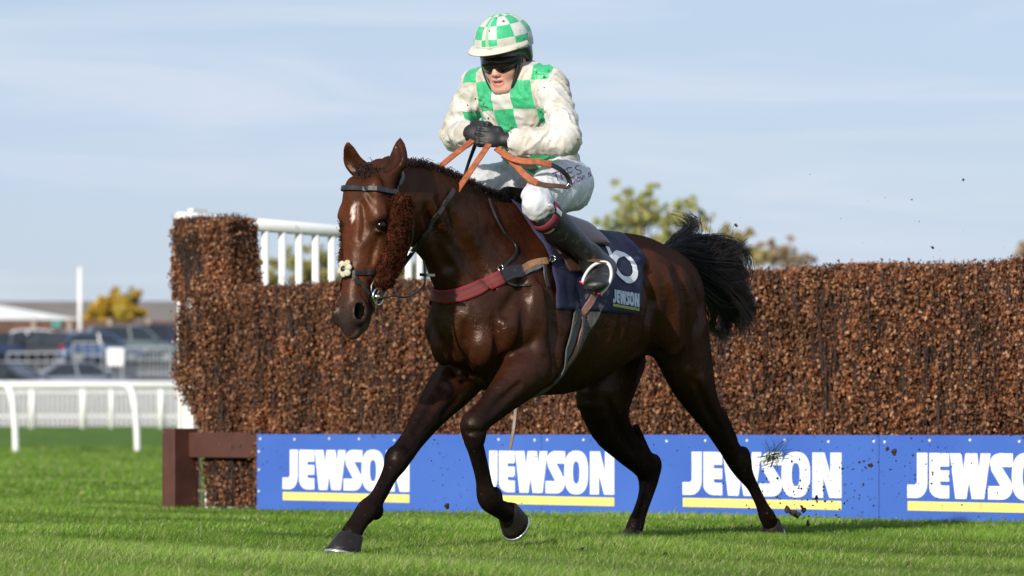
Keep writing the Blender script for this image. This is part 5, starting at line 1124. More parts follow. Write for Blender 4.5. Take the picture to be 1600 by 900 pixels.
bk = HS.hit(856, 408, .026); under(MB().tube([bk[0] + .014 * (math.cos(a) * np.array([.85, -.5, 0]) + math.sin(a) * np.array([0, 0, 1.0])) for a in np.linspace(0, 6.28, 13)], .0028, 6).build('buckle', MATS['steel'], None, True), br)
surf_strap([(848, 412), (850, 430), (854, 448)], 8, .016, .004, 'black_leather', 'strap_end', br, .010)
# neck strap from the breast girth up over the withers
surf_strap([(762, 312), (770, 335), (786, 364), (804, 384), (803, 398), (790, 412), (782, 424)], 30, .012, .005, 'black_leather', 'neck_strap', br, .006)
surf_strap([(781, 424), (786, 438), (802, 446), (830, 447)], 14, .010, .004, 'black_leather', 'strap_end', br, .006)
bk = HS.hit(780, 420, .012); under(MB().tube([bk[0] + .012 * (math.cos(a) * np.array([.85, -.5, 0]) + math.sin(a) * np.array([0, 0, 1.0])) for a in np.linspace(0, 6.28, 13)], .0028, 6).build('buckle', MATS['steel'], None, True), br)
# bridle
bri = root_at('bridle', HPW(.2, 0, 0), 'black leather bridle with brown sheepskin cheek pads and cream flower', 'bridle')
def headring(a0, phis, off=.005, tilt=0.0, lift=None):
    P_, N_ = [], []
    for p_ in phis:
        d = math.sin(p_) * HL + math.cos(p_) * HF; c0 = HP(a0 + tilt * math.cos(p_), 0, -.04); a, n_ = HS.ray(w2(c0 + d * .35), wv(-d), off); P_.append(a); N_.append(n_)
    return P_, N_
P_, N_ = headring(.060, np.linspace(R(-112), R(112), 40), .006, .012); under(MB().ribbon(P_, N_, .021, .007).build('browband', MATS['black_leather']), bri)
P_, N_ = headring(.375, np.linspace(R(-150), R(150), 50), .004, .03); under(MB().ribbon(P_, N_, .019, .005).build('noseband', MATS['black_leather']), bri)
for g in (1, -1):
    P_ = spline([HPW(.395, .0, .075), HPW(.43, .045 * g, .060), HPW(.475, .066 * g, .0), HPW(.52, .05 * g, -.075), HPW(.53, 0, -.10)], 24); h_ = [HS.near(p, .004) for p in P_]; under(MB().ribbon([q[0] for q in h_], [q[1] for q in h_], .017, .004).build('cross_strap', MATS['black_leather']), bri)
    P_ = spline([HPW(.045, .098 * g, -.05), HPW(.15, .11 * g, -.045), HPW(.3, .09 * g, -.04), HPW(.44, .07 * g, -.03), HPW(.475, .068 * g, -.032)], 24); h_ = [HS.near(p, .004) for p in P_]; under(MB().ribbon([q[0] for q in h_], [q[1] for q in h_], .018, .005).build('cheekpiece', MATS['black_leather']), bri)
    P_ = spline([HPW(.05, .095 * g, -.07), HPW(.0, .08 * g, -.10), HPW(-.03, .03 * g, -.115), HPW(-.03, 0, -.115)], 14); h_ = [HS.near(p, .006) for p in P_]; under(MB().ribbon([q[0] for q in h_], [q[1] for q in h_], .022, .005).build('headpiece', MATS['black_leather']), bri)
    P_ = spline([HPW(.06, .10 * g, -.08), HPW(.18, .09 * g, -.19), HPW(.26, .05 * g, -.225), HPW(.28, 0, -.23)], 14); under(MB().ribbon(P_, [wv(HL * g)] * 14, .012, .004).build('throat_lash', MATS['black_leather']), bri)
    # sheepskin pad: a fat woolly tube down the cheek
    sv = Vol(HP(.22, .1 * g, -.05) - .26, HP(.22, .1 * g, -.05) + .26, .006); rr = np.random.default_rng(8 + g)
    sv.chain([(HP(.085, .106 * g, -.060), .018, .034), (HP(.17, .114 * g, -.070), .019, .040), (HP(.28, .106 * g, -.074), .019, .045), (HP(.37, .090 * g, -.066), .018, .042), (HP(.42, .078 * g, -.056), .016, .034)], HL, k=.02)
    for i in range(260):
        t = rr.random(); p = HP(.085 + .335 * t, (.112 - .034 * t ** 2) * g + rr.normal(0, .008), -.066 + float(np.clip(rr.normal(0, .025), -.040, .040))); sv.ell(p, .008 + .008 * rr.random(), k=.016)
    sV, sQ = sv.mesh(0); nn = normals_of(sV, sQ); sV = sV + nn * (.004 * hnoise(sV, 60, g))[:, None]; pad = under(link('cheek_pad', npmesh('cheek_pad', w2(sV), sQ), MATS['sheepskin'], smooth=True), bri)
    pw = w2(sV); nw = nn[:, :1] * US + nn[:, 1:2] * UL + nn[:, 2:3] * np.array([0, 0, 1.0]); pk_ = rr.integers(0, len(pw), 5200); fz = []
    for i in pk_:
        d_ = nw[i] + rr.normal(0, .55, 3); ln = .005 + .007 * rr.random(); p0 = pw[i] - nw[i] * .002; fz.append([p0, p0 + d_ * ln * .6, p0 + d_ * ln * .8 + rr.normal(0, .0045, 3), p0 + d_ * ln * .7 + rr.normal(0, .006, 3) - np.array([0, 0, .004])])
    fV_, fQ_ = strands(np.array(fz), .0013, .0007); fo = link('fleece', npmesh('fleece', fV_, fQ_), MATS['sheepskin'], pad); fo['kind'] = 'stuff'; fo.matrix_parent_inverse = pad.matrix_parent_inverse.copy() if False else Matrix.Translation(Vector(bri.location)) @ Matrix.Translation(-Vector(bri.location))
    rg = HPW(.478, .078 * g, -.045); n1, n2 = WHA, WHF; ring = [rg + .034 * (math.cos(a) * n1 + math.sin(a) * n2) for a in np.linspace(0, 2 * math.pi, 25)]; under(MB().tube(ring, .0042, 8).build('bit_ring', MATS['steel'], None, True), bri)
    bm = bmesh.new(); bmesh.ops.create_uvsphere(bm, u_segments=14, v_segments=10, radius=.0135); me = bpy.data.meshes.new('bit_boss'); bm.to_mesh(me); bm.free(); o = link('bit_boss', me, MATS['steel'], None, True); o.location = HPW(.482, .084 * g, -.03); o.scale = (1, 1, .85); under(o, bri)
bitm = MB().tube([HPW(.478, .08, -.045), HPW(.49, 0, -.03), HPW(.478, -.08, -.045)], .006, 8).build('bit_mouthpiece', MATS['steel'], None, True); under(bitm, bri)
# flower on the noseband
fc, fn = HS.ray(w2(HP(.395, -.006, .3)), wv(-HF), .012); fu_ = WHL; fv_ = -WHA; fl = empty('flower_rosette', (0, 0, 0)); under(fl, bri)
for k in range(6):
    a = k * math.pi / 3 + .3 + .25 * math.sin(k * 5.1);  d = math.cos(a) * fu_ + math.sin(a) * fv_; t_ = -math.sin(a) * fu_ + math.cos(a) * fv_; cc = fc + d * (.020 + .004 * math.sin(k * 7.7)) + fn * .004; bm = MB(); rings = []
    for r_, hh in ((1, 0), (1, .006), (.7, .011)): rings.append([cc + d * .0165 * r_ * math.cos(x) + t_ * .0145 * r_ * math.sin(x) + fn * hh for x in np.arange(12) * math.pi / 6])
    bm.loft(rings); o = bm.build('petal', MATS['cream_felt'], None, True); o.parent = fl
bm = MB(); bm.loft([[fc + fu_ * r_ * math.cos(x) + fv_ * r_ * math.sin(x) + fn * hh for x in np.arange(12) * math.pi / 6] for r_, hh in ((.014, .008), (.014, .014), (.008, .017))]); o = bm.build('flower_centre', MATS['black_leather'], None, True); o.parent = fl
# reins
HLw, HRw = w2(GL), w2(GR)
def rein(name, pts, nrm, a, b_, wd, m_, n=30):
    P_ = spline(pts, 80); c0 = int(a * 79); c1 = int(b_ * 79) + 1; P_ = P_[c0:c1]; return under(MB().ribbon(P_, [nrm] * len(P_), wd, .005).build(name, MATS[m_]), bri)
bl = HPW(.478, .082, -.05); hl = PX(764, 226, w2(HDL)[1] - .03)
surf_strap([(706, 298), (690, 322), (672, 350), (655, 377), (646, 392)], 24, .020, .005, 'black_leather', 'rein', bri, .010)
for a, b_, wd, m_, nm in ((0, .30, .019, 'black_leather', 'rein'), (.60, 1, .027, 'rubber_orange', 'rein_grip')):
    rein(nm, [bl, bl * .5 + hl * .5 + np.array([0, 0, -.012]), hl], np.array([-.35, -.85, .3]), a, b_, wd, m_)
brr = HPW(.478, -.082, -.05); hr = PX(738, 220, w2(HDR)[1] - .02); mid1 = PX(678, 271, w2(B(678, 271, -.10))[1])
for a, b_, wd, m_, nm in ((0, .55, .019, 'black_leather', 'rein'), (.53, 1, .027, 'rubber_orange', 'rein_grip')):
    rein(nm, [brr, .45 * brr + .55 * mid1 + np.array([-.02, 0, 0]), mid1, hr], np.array([-.35, -.85, .3]), a, b_, wd, m_)
YB = w2(HDL)[1]
lp1 = spline([PX(776, 232, YB + .0), PX(794, 245, YB - .06), PX(816, 252, YB - .09), PX(846, 254, YB - .08), PX(872, 263, YB - .06), PX(888, 278, YB - .03), PX(891, 292, YB - .02)], 40)
lp2 = spline([PX(784, 236, YB - .02), PX(800, 252, YB - .05), PX(824, 277, YB - .09), PX(846, 288, YB - .09), PX(872, 291, YB - .07), PX(890, 293, YB - .03)], 40)
for P_, cut in ((lp1, 24), (lp2, 22)):
    under(MB().ribbon(P_[:cut], [np.array([-.2, -.9, .35])] * cut, .027, .006).build('rein_grip', MATS['rubber_orange']), bri); under(MB().ribbon(P_[cut - 1:], [np.array([-.2, -.9, .35])] * (41 - cut), .020, .005).build('rein', MATS['black_leather'] if cut == 24 else MATS['brown_leather']), bri)
bk = PX(889, 292, YB - .045); under(MB().tube([bk + .013 * (math.cos(a) * np.array([1, 0, 0]) + math.sin(a) * np.array([0, 0, 1.0])) for a in np.linspace(0, 6.28, 5)], .003, 6).build('buckle', MATS['steel'], None, True), bri)
# lead loop hanging under the jaw and back to the breast girth
lp = spline([HPW(.49, .06, -.07), PX(612, 462, 17.02), PX(636, 464, 17.12), PX(660, 449, 17.25), PX(664, 432, 17.32), PX(662, 405, 17.36)], 30); under(MB().tube(lp, .0045, 6).build('lead_loop', MATS['black_leather'], None, True), bri)
under(MB().ribbon([PX(656, 429, 17.25), PX(667, 430, 17.24), PX(680, 430, 17.23)], [np.array([0, -1, 0])] * 3, .012, .004).build('loop_keeper', MATS['black_leather']), bri)
# whip held under the left hand
wh = MB().tube([PX(752, 205, w2(HDR)[1] - .035), PX(744, 222, w2(HDR)[1] - .02), PX(733, 252, w2(HDR)[1] + .03), PX(720, 292, w2(HDR)[1] + .12)], [.009, .009, .007, .006], 8).build('whip', MATS['black_leather'], None, True)
tag(wh, 'short black whip held in the jockey gloves beside the reins', 'whip')
# ------------------------------------------------------------------ running rails, picket fence
def gzf(x, y): return float(gz(x, y))
def xat(px, Y): return (px - 800) / FPX * Y
Y1 = 69.0; zt = 1.205
nr = empty('running_rail', (xat(100, Y1), Y1, 0)); tag(nr, 'nearest white running rail with bent gooseneck posts on the turf', 'rail')
under(MB().tube([(xat(-560, Y1), Y1 + .0, zt - .02), (xat(560, Y1), Y1 + .95, zt - .02)], .062, 14).build('top_rail', MATS['white_paint'], None, True), nr)
for px in (25, 215, -165, -355, 405):
    Yp = Y1 - .1 + .4 * (px > 100); x0 = xat(px, Yp); zb = gzf(x0, Yp); p = spline([(x0, Yp, zb - .05), (x0 - .02, Yp, zb + .5), (x0 - .06, Yp + .02, zt - .28), (x0 - .11, Yp + .1, zt - .10), (x0 - .22, Yp + .3, zt - .02), (x0 - .42, Yp + .45, zt - .02)], 26)
    under(MB().tube(p, .052, 12).build('gooseneck_post', MATS['white_paint'], None, True), nr)
Y2 = 110.0
fr = empty('running_rail', (xat(100, Y2), Y2, 0)); tag(fr, 'farther white running rail on straight posts in front of the picket fence', 'rail')
zt2 = gzf(xat(100, Y2), Y2) + 1.14
under(MB().tube([(xat(-560, Y2), Y2, zt2), (xat(560, Y2), Y2, zt2)], .07, 12).build('top_rail', MATS['white_paint'], None, True), fr)
for px in (-270, -190, -110, -30, 50, 130, 174, 252, 332, 412):
    x0 = xat(px, Y2 - .1); under(MB().tube([(x0, Y2 - .08, gzf(x0, Y2) - .05), (x0, Y2 - .08, zt2 + .02)], .085 if px != 174 else .055, 10).build('post', MATS['white_paint'], None, True), fr)
Y3 = 125.0; pf = empty('picket_fence', (xat(100, Y3), Y3, 0)); tag(pf, 'low white picket fence between the racecourse and the car park', 'fence')
xa, xb = xat(-420, Y3), xat(480, Y3)
for zz in (.3, 1.0): under(MB().box(((xa + xb) / 2, Y3 + .03, gzf(xa, Y3) + zz), (xb - xa, .03, .08)).build('rail', MATS['white_paint']), pf)
mat('picket_paint', (.50, .50, .52), .6, .1, 3); pm = MB().box((0, 0, .6), (.085, .02, 1.2)).build('pale', MATS['picket_paint']); x = xa; first = True
while x < xb:
    o = pm if first else pm.copy()
    if not first: COL.objects.link(o)
    o.location = (x, Y3, gzf(x, Y3)); o.parent = pf; o.matrix_parent_inverse = Matrix.Translation(-Vector(pf.location)); first = False; x += .142
mat('grey_sheet', (.34, .34, .36), .8, .1, 2)
for a, c in ((52, 79), (130, 152), (214, 232)): under(MB().box(((xat(a, Y3) + xat(c, Y3)) / 2, Y3 + .08, gzf(0, Y3) + .58), (xat(c, Y3) - xat(a, Y3), .02, 1.05)).build('grey_sheet', MATS['grey_sheet']), pf)

# ------------------------------------------------------------------ parked cars
mat('glass_dark', (.018, .024, .030), .06, .2, 3, coat=.5); mat('tyre', (.02, .02, .02), .85, .2, 20); mat('rim', (.45, .46, .47), .3, .1, 10, metal=.7); mat('lamp_clear', (.75, .76, .78), .12, .05, 10, coat=.6); mat('lamp_red', (.45, .012, .012), .25, .1, 10); mat('trim_black', (.015, .015, .016), .6, .2, 20); mat('plate', (.6, .58, .5), .5, .05, 10)
def car(label, px, Y, rz, paint, kind='hatch'):
    x0 = xat(px, Y); root = empty('parked_car', (x0, Y, gzf(x0, Y) + .03), rz); tag(root, label, 'car', 'cars in the car park')
    Ln, Wd, Hh, zs = {'hatch': (4.0, 1.74, 1.48, .92), 'sedan': (4.55, 1.78, 1.43, .90), 'suv': (4.6, 1.88, 1.74, 1.08), 'van': (4.8, 1.9, 1.85, 1.1)}[kind]
    hl = Ln / 2; def_ = []
    prof = [(-1.0, .42, .60, .80), (-.985, .30, .74, .90), (-.9, .24, .86, .97), (-.6, .2, .96, 1.0), (0, .2, 1.0, 1.0), (.3, .2, .99, 1.0), (.62, .22, .90 if kind != 'van' else .97, .98), (.88, .26, .78, .94), (.975, .32, .66, .86), (1.0, .42, .56, .76)]
    rings = []
    for u, zb, zf, wf in prof:
        w_ = Wd / 2 * wf; z1 = zs * zf; rings.append([(u * hl, -w_ * .93, zb), (u * hl, -w_, zb + (z1 - zb) * .45), (u * hl, -w_ * .97, z1 * .97), (u * hl, -w_ * .86, z1), (u * hl, w_ * .86, z1), (u * hl, w_ * .97, z1 * .97), (u * hl, w_, zb + (z1 - zb) * .45), (u * hl, w_ * .93, zb)])
    body = MB().loft(rings).build('body', paint, root, True)
    gh = {'hatch': [(-.93, 0), (-.72, .86), (-.5, .97), (-.05, 1.0), (.18, .93), (.55, 0)], 'sedan': [(-.72, 0), (-.42, .88), (-.25, .98), (.05, 1.0), (.2, .93), (.56, 0)], 'suv': [(-.95, 0), (-.84, .88), (-.6, .98), (0, 1.0), (.2, .94), (.5, 0)], 'van': [(-.97, 0), (-.93, .92), (-.7, 1.0), (0, 1.0), (.25, .95), (.62, 0)]}[kind]
    rings = []
    for u, f in gh:
        z1 = zs * .96 + (Hh - .05 - zs * .96) * f; w_ = Wd / 2 * (.93 - .2 * f); rings.append([(u * hl, -Wd / 2 * .90, zs * .94), (u * hl, -w_, z1), (u * hl, w_, z1), (u * hl, Wd / 2 * .90, zs * .94)])
    MB().loft(rings).build('window_glass', MATS['glass_dark'], root)
    rr_ = [(u, f) for u, f in gh if f > .8]; rings = []
    for u, f in rr_: z1 = zs * .96 + (Hh - .05 - zs * .96) * f; w_ = Wd / 2 * (.935 - .2 * f); rings.append([(u * hl, -w_ - .01, z1 - .03), (u * hl, -w_ * .9, z1 + .045), (u * hl, w_ * .9, z1 + .045), (u * hl, w_ + .01, z1 - .03)])
    MB().loft(rings).build('roof', paint, root)
    for g in (-1, 1):
        for (ua, fa), (ub, fb) in ((gh[0], gh[1]), (gh[-1], gh[-2])):
            za, zb_ = zs * .95, zs * .96 + (Hh - .05 - zs * .96) * fb; MB().tube([(ua * hl, g * Wd / 2 * .905, za), (ub * hl, g * Wd / 2 * (.94 - .2 * fb), zb_)], .05, 6).build('roof_pillar', paint, root)
        MB().tube([(-.08 * hl, g * Wd / 2 * .905, zs * .95), (-.12 * hl, g * Wd / 2 * .745, Hh - .06)], .045, 6).build('roof_pillar', paint, root)
        MB().box((.36 * hl, g * (Wd / 2 + .09), zs + .05), (.12, .2, .13), None, .03).build('door_mirror', paint, root)
        MB().box((.955 * hl, g * Wd * .31, .62), (.14, .36, .15), None, .03).build('headlight', MATS['lamp_clear'], root)
        MB().box((-.965 * hl, g * Wd * .34, .78), (.12, .24, .22), None, .03).build('tail_light', MATS['lamp_red'], root)
        for u in (-.62, .62):
            wh_ = MB().tube([(u * hl, g * (Wd / 2 - .20), .32), (u * hl, g * (Wd / 2 + .005), .32)], .325, 20).build('wheel', MATS['tyre'], root, False); MB().tube([(u * hl, g * (Wd / 2 - .02), .32), (u * hl, g * (Wd / 2 + .015), .32)], .21, 14).build('rim', MATS['rim'], wh_)
    MB().box((.995 * hl, 0, .42), (.06, Wd * .72, .16), None, .02).build('bumper', MATS['trim_black'], root); MB().box((1.012 * hl, 0, .45), (.03, .52, .11)).build('number_plate', MATS['plate'], root)
    return root
def paint(n_, c): return mat(n_, c, .22, .05, 2, coat=.8, spec=.5)
pk, nv, gy, bl_, sg, wt, ch = paint('paint_black', (.012, .013, .016)), paint('paint_navy', (.018, .028, .07)), paint('paint_grey', (.17, .19, .24)), paint('paint_blue', (.06, .10, .20)), paint('paint_silver', (.10, .135, .14)), paint('paint_white', (.72, .73, .75)), paint('paint_charcoal', (.05, .055, .065))
car('dark navy car at the far left of the upper row', 4, 196, R(200), nv, 'sedan')
car('black hatchback in the upper row left of the tall white pole', 72, 196, R(158), pk, 'hatch')
car('charcoal car partly hidden behind the blue hatchback', 116, 198.5, R(75), ch, 'sedan')
car('blue hatchback in the upper row behind the white notice', 156, 195.5, R(20), bl_, 'hatch')
car('tall grey green off road car with dark glass in the upper row', 207, 196.5, R(14), sg, 'suv')
car('dark car with pale roof at the right end of the upper row', 262, 198, R(30), nv, 'suv')
car('white car behind the upper row at the far left', 34, 206, R(190), wt, 'hatch')
car('black saloon in the lower row cut by the picture edge', 6, 166, R(-28), pk, 'sedan')
car('low blue grey saloon in the lower row behind the running rail', 126, 167, R(12), gy, 'sedan')

# ------------------------------------------------------------------ barriers, notice, pole, wall, buildings
mat('galvanised', (.40, .43, .45), .4, .15, 8, metal=.5); mat('teal_sign', (.05, .26, .22), .6, .1, 5)
def barrier(label, pa, pb, Y, h_=1.1, nb=9):
    xa, xb = xat(pa, Y), xat(pb, Y); z0 = gzf((xa + xb) / 2, Y) + .03; root = empty('steel_barrier', ((xa + xb) / 2, Y, z0)); tag(root, label, 'barrier', 'steel barriers in the car park')
    wd = xb - xa
    for zz in (h_, h_ * .62, .22): MB().tube([(-wd / 2, 0, zz), (wd / 2, 0, zz)], .04, 8).build('rail', MATS['galvanised'], root)
    for i in range(nb): MB().tube([(-wd / 2 + wd * i / (nb - 1), 0, 0), (-wd / 2 + wd * i / (nb - 1), 0, h_)], .045 if i in (0, nb - 1) else .022, 6).build('upright', MATS['galvanised'], root)
barrier('wide low steel barrier in front of the upper row at the left', 12, 58, 188, 1.05, 4); barrier('low steel barrier in front of the black hatchback', 58, 100, 188, 1.05, 4)
barrier('tall steel gate barrier below the white pole', 114, 160, 188.5, 1.45, 4); barrier('steel barrier with close uprights beside the fence end', 194, 224, 187, 1.35, 7); barrier('steel barrier nearest to the birch fence end', 224, 268, 187, 1.35, 8)
Yn = 186; xn = xat(180, Yn); zn = gzf(xn, Yn); nb_ = empty('notice_board', (xn, Yn, zn)); tag(nb_, 'plain white notice board on short legs in the car park', 'sign')
MB().box((0, 0, 1.05), (.72, .04, .76), None, .01).build('panel', MATS['white_paint'], nb_)
for g in (-1, 1): MB().box((g * .28, .04, .55), (.05, .05, 1.1)).build('leg', MATS['galvanised'], nb_)
Yp = 214; xp = xat(125, Yp); pl_ = empty('flag_pole', (xp, Yp, gzf(xp, Yp))); tag(pl_, 'tall plain white pole standing behind the parked cars', 'pole')
MB().tube([(0, 0, 0), (0, 0, 4.7)], [.11, .10], 12).build('shaft', MATS['white_paint'], pl_, True); MB().tube([(0, 0, 4.7), (0, 0, 4.78)], .06, 10).build('cap', MATS['white_paint'], pl_); MB().box((0, 0, .05), (.5, .5, .1)).build('base', MATS['galvanised'], pl_)
mat('wall_brown', (.115, .062, .045), .9, .25, 1.5); mat('pier_stone', (.30, .24, .19), .85, .15, 3); mat('roof_grey', (.19, .165, .145), .9, .15, .5); mat('wall_red', (.22, .085, .06), .9, .2, 2); mat('roof_white', (.72, .71, .68), .6, .05, 1)
Yw = 222; bw = empty('boundary_wall', (xat(120, Yw), Yw, gzf(0, Yw))); tag(bw, 'brown boundary wall with pale piers behind the car park', 'wall')
gw = gzf(0, Yw); zt = .505 + 167 * Yw / FPX
for k, (a, c) in enumerate(((-520, -110), (-110, 53), (53, 109), (109, 172), (172, 232), (232, 620))):
    for j in range(6): under(MB().box(((xat(a, Yw) + xat(c, Yw)) / 2, Yw + (.01 if j % 2 else 0), gw + (zt - gw) * (j + .5) / 6), (xat(c, Yw) - xat(a, Yw), .12, (zt - gw) / 6 - .02)).build('board', MATS['wall_brown']), bw)
for px in (53, 109, 172, 232): under(MB().box((xat(px, Yw), Yw - .1, gw + (zt - gw) / 2 + .04), (.26, .22, zt - gw + .1), None, .01).build('pier', MATS['pier_stone']), bw)
tag(MB().box((xat(89, Yw), Yw - .2, .505 + 161 * Yw / FPX), (.5, .05, .3), None, .01).build('wall_sign', MATS['teal_sign']), 'small teal sign fixed to the brown boundary wall', 'sign')
def shed(label, pa, pb, Y, eave_y, ridge_y, depth, wallm, roofm, hip=.0, ridge_px=None):
    xa, xb = xat(pa, Y), xat(pb, Y); g0 = gzf(xa, Y); ze = .505 + (HOR - eave_y) * Y / FPX; zr = .505 + (HOR - ridge_y) * (Y + depth / 2) / FPX; root = empty('long_building', ((xa + xb) / 2, Y + depth / 2, g0)); tag(root, label, 'building'); w_ = xb - xa; d = depth
    MB().box((0, 0, (ze - g0) / 2), (w_, d, ze - g0)).build('wall', wallm, root); e = ze - g0 + .02; r_ = zr - g0
    V = [(-w_ / 2 - .3, -d / 2 - .3, e), (w_ / 2 + .3, -d / 2 - .3, e), (w_ / 2 + .3, d / 2 + .3, e), (-w_ / 2 - .3, d / 2 + .3, e), (-w_ / 2 + hip, 0, r_), (w_ / 2 - hip, 0, r_)]
    MB().raw(V, [(0, 1, 5, 4), (2, 3, 4, 5), (1, 2, 5), (3, 0, 4), (3, 2, 1, 0)]).build('roof', roofm, root)
    for i in range(6):
        f = MB().box((-w_ / 2 + w_ * (i + .5) / 6, -d / 2 - .02, (ze - g0) * .55), (1.1, .06, 1.2)).build('window', MATS['white_paint'], root); MB().box((-w_ / 2 + w_ * (i + .5) / 6, -d / 2 - .06, (ze - g0) * .55), (.94, .03, 1.04)).build('pane', MATS['glass_dark'], f)
shed('low building with a wide white roof sloping down to the pole', -420, 124, 236, 500.5, 462, 9, MATS['wall_red'], MATS['roof_white'], 8.0)
shed('long building with a grey brown roof along the skyline', -560, 640, 300, 502, 470.5, 12, MATS['wall_red'], MATS['roof_grey'], 1.5)

# ------------------------------------------------------------------ trees
mat('bark', (.07, .05, .038), .9, .3, 12)
m, nt, b, N, L = nodes_of('tree_leaf'); at = N('ShaderNodeAttribute'); at.attribute_name = 'col'; L(at.outputs['Color'], b.inputs['Base Color']); b.inputs['Roughness'].default_value = .6
tr = N('ShaderNodeBsdfTranslucent'); L(at.outputs['Color'], tr.inputs['Color']); ms = N('ShaderNodeMixShader'); ms.inputs[0].default_value = .3
o_ = [q for q in nt.nodes if q.type == 'OUTPUT_MATERIAL'][0]; L(b.outputs[0], ms.inputs[1]); L(tr.outputs[0], ms.inputs[2]); L(ms.outputs[0], o_.inputs[0])
def tree(label, base_px, Y, clumps, dens, cols, leaf=.09, name='tree', cat='tree', group=None):
    x0 = xat(base_px, Y); z0 = gzf(x0, Y); root = empty(name, (x0, Y, z0)); tag(root, label, cat, group); O3 = np.array([x0, Y, z0]); S = Y / FPX
    tops = [PX(cx, cy, Y) + np.array([0, rng.normal(0, r * S * .8), 0]) - O3 for cx, cy, r in clumps]; zc = np.mean([t[2] for t in tops]); fork = np.array([0, 0, zc * .45])
    mb = MB().tube(spline([(0, 0, -.1), (.05, 0, zc * .22), fork], 8), np.linspace(.05 * zc * .6, .03 * zc * .6, 8), 8); mb.build('trunk', MATS['bark'], root, True)
    for t in tops: MB().tube(spline([fork, fork * .5 + t * .5 + rng.normal(0, .08, 3), t], 8), np.linspace(.022 * zc * .6, .005, 8), 5).build('limb', MATS['bark'], root, True)
    VV, CC = [], []
    for (cx, cy, r), t in zip(clumps, tops):
        rr_ = r * S; n_ = int(dens * r * r); d = rng.normal(0, 1, (n_, 3)); d /= np.linalg.norm(d, axis=1)[:, None]; sub = rng.normal(0, .68, (9, 3)) * rr_; p = t + sub[rng.integers(0, 9, n_)] + d * (rng.random(n_) ** .5)[:, None] * rr_ * .6 * np.array([1, 1, .85]); a = rng.normal(0, 1, (n_, 3)); a /= np.linalg.norm(a, axis=1)[:, None]; b2 = np.cross(a, rng.normal(0, 1, (n_, 3))); b2 /= np.linalg.norm(b2, axis=1)[:, None]; lz = leaf * (.6 + .8 * rng.random(n_))[:, None]
        VV.append(np.stack([p - a * lz, p + b2 * lz * .5, p + a * lz, p - b2 * lz * .5], 1).reshape(-1, 3)); k = rng.random(n_)[:, None]; c_ = np.array(cols[0]) * (1 - k) + np.array(cols[1]) * k
        if len(cols) > 2: q = rng.random() < .4; c_ = c_ * (.55 if q else 1) + np.array(cols[2]) * (.45 if q else 0)
        CC.append(np.repeat(c_, 4, 0))
    V = np.concatenate(VV); i = np.arange(len(V)).reshape(-1, 4); o = link('crown', npmesh('crown', V, i, None, {'col': np.concatenate(CC)}), MATS['tree_leaf'], root); o['kind'] = 'stuff'
    return root
GRN = [(.27, .28, .08), (.52, .50, .18), (.48, .38, .22)]; BRN = [(.27, .20, .12), (.45, .34, .20), (.42, .26, .14)]
tree('tall yellow green tree behind the horse rump', 1010, 105, [(985, 308, 15), (1014, 300, 11), (972, 330, 16), (1002, 340, 20), (1030, 338, 15), (1060, 330, 14), (1082, 322, 10), (1052, 356, 18), (1082, 352, 15), (1100, 345, 9), (1020, 368, 20), (985, 368, 18), (1052, 388, 20), (1012, 400, 20), (1090, 385, 16)], .95, GRN, .075, group='trees beyond the fence')
tree('smaller pale green bush left of the tall yellow green tree', 940, 100, [(935, 362, 14), (955, 352, 12), (915, 372, 11), (948, 385, 18), (968, 392, 14), (922, 398, 15)], .9, [(.24, .27, .09), (.45, .46, .18)], .07, group='trees beyond the fence')
tree('orange brown autumn tree right of the tail', 1130, 118, [(1135, 368, 14), (1122, 385, 14), (1148, 382, 15), (1165, 398, 15), (1190, 402, 13), (1140, 405, 16)], 1.0, [(.26, .22, .07), (.44, .34, .13), (.42, .25, .11)], .09, group='trees beyond the fence')
tree('brown bare looking tree above the right half of the fence', 1215, 140, [(1202, 384, 10), (1218, 392, 13), (1235, 400, 13), (1258, 408, 10), (1205, 408, 12), (1232, 414, 12)], .9, BRN, .10, group='trees beyond the fence')
tree('small brown treetop at the right picture edge', 1602, 150, [(1598, 392, 9), (1608, 386, 11), (1604, 400, 10)], 1.0, BRN, .11, group='trees beyond the fence')
tree('green and yellow bush seen through the wing rail slats', 470, 72, [(425, 425, 16), (448, 412, 16), (470, 425, 20), (495, 415, 15), (515, 432, 18), (440, 445, 20), (480, 445, 20), (505, 400, 9)], 1.1, [(.16, .18, .04), (.40, .36, .08), (.42, .30, .08)], .045, 'bush', 'bush', 'bushes beyond the wing rail')
tree('green bush seen between the horse jaw and chest', 640, 74, [(600, 425, 18), (625, 415, 18), (648, 425, 18), (665, 412, 14), (690, 430, 18), (640, 448, 20), (570, 435, 16)], 1.1, [(.14, .17, .035), (.34, .33, .08)], .045, 'bush', 'bush', 'bushes beyond the wing rail')
tree('round golden yellow tree behind the boundary wall', 180, 226, [(160, 482, 14), (178, 472, 15), (196, 478, 14), (170, 494, 17), (192, 495, 17), (148, 494, 11), (207, 490, 11)], 2.6, [(.38, .26, .03), (.70, .46, .05), (.36, .34, .05)], .16)
tree('dark green treetop beside the golden yellow tree', 206, 232, [(207, 464, 7), (212, 470, 7)], 2.4, [(.03, .045, .02), (.06, .075, .03)], .13)

